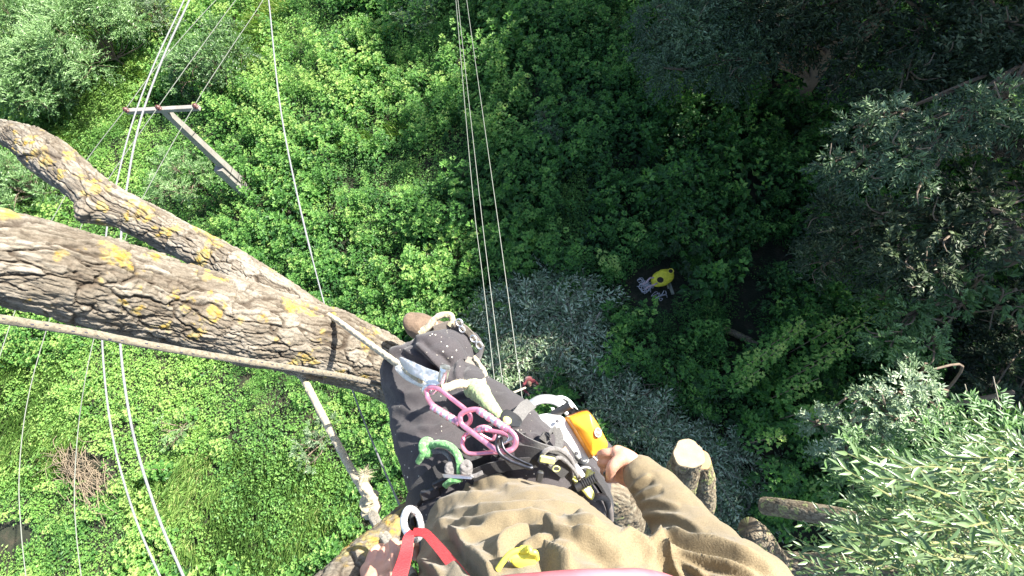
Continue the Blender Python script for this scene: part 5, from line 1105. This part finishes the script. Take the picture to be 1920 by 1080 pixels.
for pts, wd, mt in (([(885, 893, .94), (915, 880, .925), (950, 872, .915), (985, 868, .91), (1010, 866, .915)], .022, BLK), ([(965, 812, .95), (985, 826, .93), (1012, 838, .915), (1048, 850, .93), (1078, 872, .97)], .016, GRYW), ([(965, 845, .925), (1000, 850, .905), (1030, 862, .91), (1062, 888, .95)], .024, BLK), ([(905, 850, .97), (925, 862, .95), (938, 880, .93)], .018, BLK), ([(958, 832, .94), (930, 850, .95), (900, 868, .96), (870, 880, .97)], .020, BLK)):
    m = MB(); m.strap(catmull(PX(pts), 6) - ho2, CV(.3, 1, .3), wd, .003); m.build('webbing', mt, hs)
for pts, r in (([(1012, 866, .90), (1022, 846, .89), (1045, 842, .90), (1068, 858, .93), (1080, 885, .97)], .0042), ([(1030, 872, .90), (1050, 858, .905), (1075, 880, .95), (1088, 905, .98)], .0035), ([(868, 882, .93), (885, 893, .915), (905, 886, .915)], .004)):
    m = MB(); m.tube(catmull(PX(pts), 8) - ho2, r, 10); m.build('gear_loop', GCORD, hs)
m = MB(); m.box(P(1026, 862, .885) - ho2, [CV(1, -.15, .1), CV(.15, 1, .2), CV(0, -.2, 1)], (.0135, .0065, .003), .002); m.build('yellow_tab', PYEL, hs)
m = MB(); m.prism(catmull(PX([(943, 783, .97), (950, 780, .97), (958, 785, .965), (958, 793, .96), (950, 797, .96), (944, 792, .965)]), 2, True) - ho2, CV(0, .2, 1), .008, .002); m.build('yellow_tab', PYEL, hs)
m = MB(); th = np.linspace(0, 6.28, 18, endpoint=False); c = P(1043, 879, .885) - ho2; m.tube(c + np.outer(np.cos(th), CV(1, 0, 0)) * .006 + np.outer(np.sin(th), CV(0, 1, .3)) * .0055, .0011, 6, closed=True); m.build('printed_ring', PYEL, hs)
m = MB(); m.prism(catmull(PX([(938, 778, 1.0), (950, 768, 1.01), (972, 780, 1.0), (978, 792, .98), (970, 802, .97), (945, 796, .98)]), 3, True) - ho2, CV(.1, .3, 1), .012, .003); m.build('buckle', BPL, hs)
m = MB(); m.strap(catmull(PX([(962, 790, .99), (973, 778, 1.0), (984, 764, 1.02), (996, 756, 1.06)]), 5) - ho2, CV(.8, -.6, .1), .026, .003); m.build('webbing', GRYW, hs)
m = MB(); m.strap(catmull(PX([(1018, 826, .97), (1030, 812, .97), (1042, 803, .975)]), 4) - ho2, CV(.7, .7, 0), .020, .003); m.build('webbing', GRYW, hs)
m = MB(); m.strap(catmull(PX([(1042, 803, .975), (1049, 822, .97), (1046, 848, .96)]), 4) - ho2, CV(1, 0, 0), .016, .003); m.build('webbing', GRYW, hs)
m = MB(); m.box(P(1012, 893, .865) - ho2, [CV(1, -.2, 0), CV(.2, 1, .2), CV(0, -.2, 1)], (.0055, .010, .004), .002); m.build('belt_clip', BPL, hs)
m = MB(); m.box(P(808, 925, .98) - ho2, [CV(1, .3, 0), CV(-.3, 1, 0), CV(0, 0, 1)], (.020, .010, .006), .003); m.box(P(828, 905, .97) - ho2, [CV(1, .5, 0), CV(-.5, 1, 0), CV(0, 0, 1)], (.018, .008, .006), .003); m.build('side_buckle', BPL, hs)
# leg loops
def thigh_ring(a, b_, q, r, wd, mt):
    c = a + (b_ - a) * q; ax = norm(b_ - a); u = norm(np.cross(ax, RC[:, 1])); v = np.cross(ax, u); th = np.linspace(0, 6.28318, 50); m = MB(); m.strap(c + np.outer(np.cos(th), u) * r + np.outer(np.sin(th), v) * r - ho2, ax, wd, .006); m.build('leg_loop', mt, hs)
thigh_ring(hipL, knL, .16, .104, .040, BLK); thigh_ring(hipR, knR, .22, .106, .040, BLK)

# green cord loop with two knots on the left of the belt
gl = thing('green_cord_loop', 'bright green cord loop knotted to a steel plate on the left of the belt', 'cord'); go = P(860, 890, .93); gl.location = go.tolist()
m = MB(); rope_geo(m, PX([(805, 836, 1.0), (822, 832, .98), (842, 836, .96), (856, 850, .94), (862, 866, .93), (863, 888, .93)]) - go, .0068, fuzz=.15, amp=.08, strands=5); m.build('loop', GRN, gl)
m = MB(); rope_geo(m, PX([(812, 846, .99), (830, 846, .98), (842, 855, .96), (847, 868, .95), (846, 884, .945)]) - go, .0048, fuzz=.1); m.build('grey_loop', GCORD, gl)
def knot(c, r, rr, mat, nm, par, off, seed=0):
    m = MB()
    for k in range(3):
        th = np.linspace(0, 6.283, 9, endpoint=False) + k; a = CV(math.cos(k * 1.2 + seed), math.sin(k * 1.2 + seed), .3); b_ = norm(np.cross(a, CV(.4 * k - .3, .5, 1))); rope_geo(m, c - off + a * 0 + CV(0, 1, 0) * (k - 1) * r * .5 + np.outer(np.cos(th), a) * r + np.outer(np.sin(th), b_) * r, rr, closed=True, fuzz=.1, step=.003)
    return m.build(nm, mat, par)
knot(P(800, 839, 1.0), .0095, .0070, GRN, 'knot', gl, go, 1); knot(P(844, 880, .935), .0062, .0045, GCORD, 'knot', gl, go, 2); knot(P(874, 878, .925), .0070, .0050, GCORD, 'knot', gl, go, 3)
m = MB(); rope_geo(m, PX([(800, 842, 1.0), (792, 854, 1.0), (784, 866, 1.01)]) - go, [.0095, .0065, .0055], fuzz=.1); m.build('tail', GRN, gl)
m = MB(); rope_geo(m, PX([(835, 910, .95), (845, 903, .94), (856, 900, .935), (866, 897, .935)]) - go, .0058, fuzz=.1); m.build('tail', GRN, gl)
m = MB(); m.prism(PX([(829, 889, .925), (884, 891, .905), (888, 895, .905), (884, 899, .905), (832, 896, .925)]) - go, CV(0, .5, 1), .004, .001); m.build('plate', STEEL, gl)

# ---------------- chainsaw at the right hip
cs = thing('chainsaw', 'small orange and white chainsaw hanging at the right hip', 'chainsaw'); co = P(1065, 820, 1.13); cs.location = co.tolist()
z8 = lambda L_, d: [(930 + x / 6, 720 + y / 6, (d if np.isscalar(d) else d[i])) for i, (x, y) in enumerate(L_)]
def pebble(O, nrm, thick, dome, name, mat, par, n=10):
    """moulded cover: the outline is carried up in rings that round over"""
    O = np.asarray(O); c = O.mean(0); nrm = norm(nrm); k = len(O); rows = []
    for i in range(n):
        f_ = i / (n - 1); a = f_ * math.pi / 2; rows.append(c + (O - c) * (1 - (1 - math.cos(a)) * .22) + nrm * (thick * math.sin(a)))
    for q in (.72, .55, .35, .15): rows.append(c + (O - c) * .78 * (q + .15) + nrm * (thick + dome * (1 - (q + .15) ** 2)))
    V = np.vstack(rows + [[c + nrm * (thick + dome * 1.0)]]); R_ = len(rows); Q = [[i * k + j, i * k + (j + 1) % k, (i + 1) * k + (j + 1) % k, (i + 1) * k + j] for i in range(R_ - 1) for j in range(k)]
    T = [[R_ * k, (R_ - 1) * k + j, (R_ - 1) * k + (j + 1) % k] for j in range(k)]; m = MB(); m.add(V, np.array(Q), np.array(T)); m.add(np.vstack([O, c[None]]), None, np.array([[k, (j + 1) % k, j] for j in range(k)])); return m.build(name, mat, par)
nz_ = norm(RC @ np.array([.12, .28, 1.0]))
pebble(catmull(PX(z8([(375, 410), (470, 350), (600, 328), (700, 350), (770, 420), (880, 600), (1000, 800), (1015, 880), (950, 905), (860, 850), (740, 720), (600, 620), (440, 560), (350, 490)], 1.12)), 4, True) - co, nz_, .05, .008, 'housing', WPL, cs)
pebble(catmull(PX(z8([(772, 392), (860, 345), (985, 305), (1030, 320), (1110, 430), (1190, 580), (1236, 680), (1215, 735), (1130, 790), (1045, 828), (1010, 800), (930, 670), (850, 530)], 1.085)), 4, True) - co, nz_, .032, .010, 'orange_cover', ORG, cs)
pebble(catmull(PX(z8([(755, 395), (860, 332), (990, 292), (1040, 305), (1130, 430), (1210, 580), (1248, 690), (1220, 750), (1130, 805), (1040, 845), (995, 815), (910, 680), (830, 540)], 1.10)), 4, True) - co, nz_, .018, .0, 'air_box', plain('brown_black_plastic', (.10, .035, .012), .5), cs)
bc = P(930 + 1085 / 6, 720 + 545 / 6, 1.085) - co + nz_ * .0405; th = np.linspace(0, 6.283, 30, endpoint=False); bu = norm(np.cross(nz_, RC[:, 1])); bv = np.cross(nz_, bu)
bu = bu if bu @ RC[:, 0] > 0 else -bu; bv = bv if bv @ RC[:, 1] > 0 else -bv
m = MB(); m.prism(bc + np.outer(np.cos(th), bu) * .0085 + np.outer(np.sin(th), bv) * .0105, nz_, .003, .001); kn = m.build('badge', plain('badge_brown', (.20, .10, .08), .5, bmp=0), cs)
m = MB(); m.tube(bc + nz_ * .003 + np.outer(np.cos(th), bu) * .0068 + np.outer(np.sin(th), bv) * .0086, .0007, 6, closed=True); m.box(bc + nz_ * .0035, [bu * .9 - bv * .4, bv * .9 + bu * .4, nz_], (.0055, .0016, .0006), .0002); m.build('emblem', plain('badge_pale', (.7, .62, .58), .4, bmp=0), kn)
m = MB(); m.tube(catmull(PX(z8([(290, 300), (400, 225), (480, 180), (580, 168), (680, 190), (770, 255), (830, 330), (850, 380)], 1.14)), 6) - co, .0105, 14); m.build('front_handle', metal('grey_handle', (.55, .55, .56), .35, .6), cs)
m = MB(); m.tube(catmull(PX(z8([(400, 240), (500, 205), (590, 200), (680, 225), (760, 290), (800, 340)], 1.125)), 6) - co, .0045, 10); m.build('handle_bar', SILV, cs)
m = MB(); m.tube(catmull(PX(z8([(600, 180), (660, 158), (740, 150), (815, 185), (880, 260), (925, 330)], 1.16)), 6) - co, .0042, 10); m.build('hand_guard', SILV, cs)
a, b_ = PX(z8([(640, 345), (840, 232)], [1.09, 1.08])) - co; m = MB(); m.tube(np.linspace(a, b_, 8), .0085, 20, cap=False); m.tube(np.linspace(a, b_ - (b_ - a) * .1, 4), .0072, 18); m.build('tool_tube', BPL, cs)
m = MB(); d = norm(b_ - a); u = norm(np.cross(d, nz_)); v = np.cross(d, u); m.tube(b_ + np.outer(np.cos(th), u) * .0078 + np.outer(np.sin(th), v) * .0078, .0012, 8, closed=True); m.build('tube_rim', SILV, cs)
m = MB(); m.strap(catmull(PX(z8([(770, 300), (830, 290), (880, 330), (930, 370)], 1.13)), 4) - co, CV(.6, .8, 0), .022, .006); m.build('spring_mount', DKM, cs)
m = MB(); m.prism(PX(z8([(612, 262), (650, 265), (672, 308), (640, 330)], 1.10)) - co, nz_, .004, .001); m.build('white_tab', WPL, cs)
for k in range(5):
    a, b_ = PX(z8([(470 + k * 30, 520 + k * 22), (540 + k * 30, 460 + k * 22)], 1.058)) - co; m = MB(); m.tube(np.linspace(a, b_, 4), .0014, 6); m.build('vent_slot', plain('slot_dark', (.04, .04, .04), .7, bmp=0), cs)
for q in ((690, 420), (905, 780), (960, 850), (560, 590)):
    c = PX(z8([q], 1.060))[0] - co; m = MB(); m.tube([c - nz_ * .002, c + nz_ * .002, c + nz_ * .003], [.0035, .0035, .0028], 12); m.build('screw', DKM, cs)
m = MB(); m.tube(catmull(PX(z8([(755, 630), (820, 730), (890, 860)], 1.062)), 4) - co, .0012, 6); m.build('panel_seam', plain('seam_grey', (.25, .25, .24), .6, bmp=0), cs)
m = MB(); m.tube(PX(z8([(1085, 815), (1180, 900), (1272, 982)], [1.07, 1.03, .985])) - co, .0022, 8); m.build('pull_cord', plain('pull_cord_white', (.75, .74, .70), .7, bmp=0), cs)
m = MB(); m.box(P(1143, 884, .975) - co, [CV(.7, -.7, 0), CV(.7, .7, .2), CV(0, 0, 1)], (.006, .014, .006), .003); m.build('pull_handle', BPL, cs)

# handsaw in its sheath, steel bar and hook at the right of the belt
hw = thing('hand_saw', 'yellow pruning saw with black ribbed knob hanging at the right of the belt', 'hand saw'); h0 = P(1100, 905, 1.0); hw.location = h0.tolist()
m = MB(); m.prism(catmull(PX([(1100, 878, 1.02), (1112, 884, 1.01), (1110, 900, 1.0), (1106, 912, 1.0), (1112, 925, .99), (1108, 936, .99), (1100, 932, .99), (1092, 922, .99), (1070, 900, 1.0), (1066, 892, 1.01), (1078, 893, 1.0), (1094, 906, 1.0), (1098, 895, 1.01)]), 3, True) - h0, nz_, .016, .004); m.build('grip', PYEL, hw)
a, b_ = P(1080, 915, .965) - h0, P(1118, 895, .965) - h0; q = np.linspace(0, 1, 40); m = MB(); m.tube(a + (b_ - a) * q[:, None], .0075 + .0016 * (np.sin(q * 60) > .3) * (q > .3), 18); m.build('ribbed_knob', BPL, hw)
m = MB(); th2 = np.linspace(-.3, 3.6, 14); c = P(1098, 893, 1.0) - h0; m.tube(c + np.outer(np.cos(th2), CV(1, 0, 0)) * .018 + np.outer(np.sin(th2), CV(0, 1, 0)) * .018, .002, 8); m.build('wire_bail', SILV, hw)
m = MB(); C = PX([(1056, 848, .985), (1066, 860, .98), (1080, 878, .97), (1093, 894, .965)]); m.tube(C, [.0085, .0078, .0075, .006], 16); o = m.build('steel_bar', SILV); o0 = C.mean(0); top(o, o0, 'bright steel bar hanging in the gear loop beside the yellow saw grip', 'bar')
m = MB(); m.tube(np.linspace(P(1052, 842, .986), P(1059, 852, .984), 4) - o0, .0098, 16); m.build('tan_collar', plain('tan_rubber', (.40, .30, .19), .7), o)
m = MB(); C = PX([(1108, 945, 1.02), (1113, 934, 1.02), (1124, 931, 1.02), (1135, 935, 1.03), (1142, 950, 1.04), (1145, 975, 1.06)]); m.tube(catmull(C, 6), .0068, 12); m.ball(C[0], .0068, 8); top(m.build('hook', plain('hook_grey', (.14, .12, .11), .6, .0), None), C.mean(0), 'dark curved tool hook below the yellow saw grip', 'hook')

# red sling, steel link and yellow clip near the chest
rs_ = thing('red_sling', 'red webbing sling coming down from the chest to the steel link', 'sling'); r0 = P(778, 1008, .74); rs_.location = r0.tolist()
m = MB(); m.strap(catmull(PX([(735, 1120, .60), (752, 1070, .66), (762, 1035, .70), (766, 1008, .745), (775, 998, .755)]), 8) - r0, CV(1, .1, .2), np.linspace(.022, .013, 33), .0035); m.build('webbing', REDW, rs_)
m = MB(); m.strap(catmull(PX([(775, 998, .755), (797, 1000, .74), (817, 1020, .705), (842, 1050, .65), (885, 1105, .56)]), 8) - r0, CV(.8, .55, .1), np.linspace(.011, .015, 33), .0035); m.build('webbing', REDW, rs_)
t = carabiner('thick scratched silver carabiner holding the red sling', [(766, 955, .79), (759, 966, .785), (757, 980, .78), (762, 996, .77), (774, 1010, .76), (786, 1006, .775), (790, 990, .79), (786, 970, .80), (777, 957, .80)], .0052, None, SILV)
yc = thing('yellow_clip', 'bright yellow plastic clip pinned on the shirt above the bottom edge', 'clip'); y0 = P(970, 1050, .60); yc.location = y0.tolist()
yd = .555
m = MB(); m.tube(catmull(PX([(933, 1068, yd), (944, 1052, yd), (957, 1038, yd), (972, 1032, yd), (988, 1031, yd), (994, 1038, yd), (984, 1044, yd), (966, 1044, yd), (957, 1049, yd)]), 6) - y0, [.0032] * 20 + [.0045] * 29, 12); m.build('hook_arm', YEL, yc)
m = MB(); m.prism(catmull(PX([(957, 1048, yd), (980, 1044, yd), (1000, 1036, yd), (1006, 1044, yd), (1002, 1060, yd), (985, 1066, yd), (966, 1062, yd)]), 3, True) - y0, CV(0, .4, 1), .006, .002); m.build('body', YEL, yc)
m = MB(); m.tube(catmull(PX([(985, 1030, yd), (992, 1028, yd - .01), (996, 1036, yd - .012), (1004, 1036, yd - .012), (1007, 1048, yd)]), 5) - y0, .0028, 10); m.build('wire_gate', YEL, yc)
m = MB(); C = PX([(760, 1200, .17), (900, 1133, .145), (1020, 1117, .135), (1150, 1111, .135), (1250, 1118, .145), (1400, 1190, .17)]); m.tube(catmull(C, 10) - PO, np.full(51, .0056), 16); m.build('chin_strap', plain('pink_strap', (.62, .16, .19), .45, var=.4, scale=40), person)

# ---------------- wires and the pole
WIRE = plain('weathered_wire', (.17, .18, .15), .5, bmp=0, var=.1); CABLE = plain('pale_cable', (.19, .19, .195), .4, bmp=0, var=.06)
def wire(name, pts, r, label, cat, mat=WIRE, group=None, ns=8):
    C = catmull(pts, 10); m = MB(); m.tube(C, r, ns); return top(m.build(name, mat), C[0], label, cat, group)
for k, (xs, lab) in enumerate((([850, 856, 886, 905, 931, 946, 985], 'leftmost of the three thin wires running down to the harness'), ([854, 860, 898, 917, 946, 962, 1002], 'middle one of the three thin wires running down to the harness'), ([868, 877, 926, 948, 979, 995, 1040], 'rightmost of the three thin wires running down to the harness'))):
    wire('power_line', [G(x, y, 7.0 - .25 * math.sin(math.pi * i / 6)) for i, (x, y) in enumerate(zip(xs, (-60, 15, 360, 520, 745, 860, 1150)))], .0095, lab, 'wire', group='three thin wires down the middle of the photo')
HP = 6.35
for k, (pts, lab) in enumerate((([(455, -40, HP), (405, 0, HP), (300, 118, HP), (235, 205, HP), (165, 297, 6.1), (110, 390, 5.9), (70, 470, 5.8), (18, 612, 5.7), (-30, 760, 5.7)], 'thin wire resting on the left insulator of the pole'),
                                ([(480, -45, HP), (442, 0, HP), (365, 105, HP), (297, 200, HP), (205, 333, 6.1), (150, 430, 5.9), (85, 625, 5.7), (50, 760, 5.6), (36, 890, 5.6), (40, 1000, 5.6), (52, 1110, 5.6)], 'thin wire resting on the middle insulator of the pole'),
                                ([(515, -45, HP), (490, 5, HP), (430, 95, HP), (365, 197, HP), (270, 367, 6.1), (230, 462, 5.9), (180, 620, 5.7), (152, 760, 5.6), (140, 900, 5.6), (143, 1000, 5.6), (156, 1110, 5.6)], 'thin wire resting on the right insulator of the pole'))):
    wire('power_line', [G(*q) for q in pts], .013, lab, 'wire', group='thin wires carried by the concrete pole')
wire('thick_cable', [G(x, y, 13.5) for x, y in ((372, -50), (355, 0), (305, 110), (262, 230), (238, 350), (226, 460), (224, 620), (245, 790), (290, 950), (350, 1095))], .016, 'right one of the two thick pale cables curving down the left side', 'cable', CABLE, 'two thick pale cables')
wire('thick_cable', [G(x, y, 13.5) for x, y in ((362, -50), (345, 0), (287, 125), (245, 240), (215, 360), (198, 450), (191, 620), (208, 800), (250, 960), (306, 1095))], .0125, 'left one of the two thick pale cables curving down the left side', 'cable', CABLE, 'two thick pale cables')
wire('white_line', PX([(497, -60, 3.7), (506, 20, 3.5), (524, 190, 3.1), (556, 360, 2.75), (608, 570, 2.35), (655, 715, 2.05), (703, 840, 1.75), (757, 965, 1.45)]), [.0046] * 36 + [.0031] * 35, 'white line passing behind the thick limb to the steel link at lower left', 'line', CABLE)
# concrete pole
pb = G(462, 352, .55); pz = np.array([pb[0], pb[1], gh(pb[None, :2])[0]]); pole = thing('utility_pole', 'concrete utility pole with cross arm and three brown insulators among the bushes', 'utility pole'); pole.location = pz.tolist()
CONC = plain('weathered_concrete', (.225, .21, .185), .9, scale=3, var=.25, bmp=.5, bscale=30, bd=.01); CLAY = plain('brown_insulator', (.09, .032, .025), .4, bmp=0)
arm0, arm1 = G(238, 209, 6.15), G(374, 202, 6.15); ad = norm((arm1 - arm0) * [1, 1, 0]); an = np.array([-ad[1], ad[0], 0])
pt_top = G(308, 206, 6.1); tp0 = np.array([pt_top[0], pt_top[1], 6.15]); lean_ = tp0 - pz
m = MB(); zz = np.array([0, 0, 1.0])
def tapered(mb, a, b_, u, v, ha, hb):
    V = [];
    for c, h in ((a, ha), (b_, hb)):
        for s1, s2 in ((-1, -1), (1, -1), (1, 1), (-1, 1)): V.append(c + u * h[0] * s1 + v * h[1] * s2)
    mb.add(np.array(V), [[0, 3, 2, 1], [4, 5, 6, 7], [0, 1, 5, 4], [1, 2, 6, 5], [2, 3, 7, 6], [3, 0, 4, 7]])
tapered(m, lean_ * .2, lean_, ad, an, (.17, .15), (.12, .11)); m.build('post', CONC, pole, smooth=False)
m = MB(); sh_ = -an * .12 - ad * .12; tapered(m, sh_ - zz * .4, sh_ + lean_ * .40, ad, an, (.22, .24), (.20, .21)); ft = m.build('foot_post', CONC, pole, smooth=False)
for q in (.24, .33):
    m = MB(); c = lean_ * q + sh_ * .5; th = np.linspace(0, 6.283, 5)[:-1] + .785; m.tube(c + np.outer(np.cos(th), ad) * .36 + np.outer(np.sin(th), an) * .36, .012, 6, closed=True); m.build('wire_band', DKM, pole)
m = MB(); m.box((arm0 + arm1) / 2 - pz, [ad, an, zz], (np.linalg.norm(arm1 - arm0) / 2, .085, .085), .01); m.build('cross_arm', CONC, pole, smooth=False)
for x, y in ((236, 206), (297, 202), (366, 199)):
    c = G(x, y, 6.33); c[2] = 6.22; c = c - pz; m = MB(); zq = np.array([0, .03, .05, .08, .10, .14, .17, .20, .22]); m.tube(c + zz * zq[:, None], [.03, .05, .09, .08, .055, .10, .085, .06, .045], 16); m.build('insulator', CLAY, pole)

# ---------------- yellow bag, rope pile and boards on the ground
yb = thing('yellow_bag', 'yellow bag with two dark openings lying in the undergrowth', 'bag'); b0 = G(1240, 526, .3); b0[2] = max(gh(b0[None, :2])[0], 0) + .6; yb.location = b0.tolist()
xa = norm((G(1260, 515, 0) - G(1222, 534, 0)) * [1, 1, 0]); ya = np.array([-xa[1], xa[0], 0])
m = MB(); m.ball(np.zeros(3), (.50, .33, .22), 18, [xa, ya, zz]); V = m.V[0]; V = V * (1 + .22 * (fbm(V * 7, 3, 2) - .5))[:, None]; m.V[0] = V; m.build('sack', plain('yellow_cloth', (.60, .52, .03), .7, scale=8, bmp=.6, bscale=30, bd=.01), yb)
for q, rr, oy in ((-.20, .14, -.10), (.36, .10, .04)):
    th = np.linspace(0, 6.28, 20, endpoint=False); c = xa * q + ya * oy + zz * (.215 if q < 0 else .19); m = MB(); m.ball(c, (rr, rr * .95, .03), 10, [xa, ya, zz]); m.build('opening', plain('dark_inside', (.015, .008, .006), .95, bmp=0), yb)
    m = MB(); m.tube(c + zz * .015 + np.outer(np.cos(th), xa) * rr * 1.05 + np.outer(np.sin(th), ya) * rr, .016, 8, closed=True); m.build('opening_rim', plain('yellow_cloth_edge', (.62, .52, .05), .7), yb)
for s_ in (-1, 1):
    m = MB(); m.strap(catmull([xa * -.32 + ya * .12 * s_ + zz * .12, xa * -.5 + ya * .16 * s_ + zz * .2, xa * -.72 + ya * .10 * s_ + zz * .12, xa * -.85 + ya * .12 * s_ + zz * .02], 6), ya + zz * .3, .06, .015); m.build('strap', plain('dusty_pink_strap', (.38, .26, .26), .8), yb)
g = np.random.default_rng(12); m = MB()
for (cx, cy, n, sp) in ((1208, 540, 46, .34), (1235, 558, 12, .3), (1245, 552, 8, .22), (1200, 530, 16, .2)):
    c = G(cx, cy, .15); pts = []
    for k in range(n):
        a = g.uniform(0, 6.28); q = sp * math.sqrt(g.uniform(0, 1)); pts.append(c + [q * math.cos(a), q * math.sin(a) * .8, g.uniform(0, .25)])
    m.tube(catmull(pts, 8), .0085, 6)
top(m.build('rope_pile', plain('pale_rope', (.52, .49, .52), .9)), G(1210, 542, 0), 'tangled heap of pale rope beside the yellow bag', 'rope')
for (a, b_, wd, lab) in (((1246, 506), (1262, 552), .12, 'long grey board lying past the right end of the yellow bag'), ((1252, 528), (1254, 541), .10, 'short grey board tucked under the yellow bag')):
    A, B = G(*a, .28), G(*b_, .28); d = norm(B - A); m = MB(); m.box((A + B) / 2, [d, np.cross(zz, d), zz], (np.linalg.norm(B - A) / 2, wd / 2, .02), .004); top(m.build('board', plain('weathered_board', (.22, .22, .17), .9, scale=6, bmp=.5, bscale=25, bd=.005), smooth=False), (A + B) / 2, lab, 'board')
for pts, r, lab in (([(1125, 585, .9), (1115, 605, .8), (1106, 622, .7)], .035, 'pale cut branch end sticking out of the brush heap left of the bag'), ([(905, 800 - 115, .8), (940, 682, .8), (985, 680, .9), (1010, 660, .8)], .018, 'thin bare branch lying on the brush above the worker'), ([(1045, 690, 1.2), (1035, 715, 1.0), (1030, 745, .9)], .012, 'thin upright pale shoot right of the worker'), ([(1000, 722, .9), (1025, 735, .8), (1060, 740, .8)], .03, 'broken grey branch beside the worker')):
    wire('cut_branch', [G(*q) for q in pts], r, lab, 'branch', PALEWOOD)
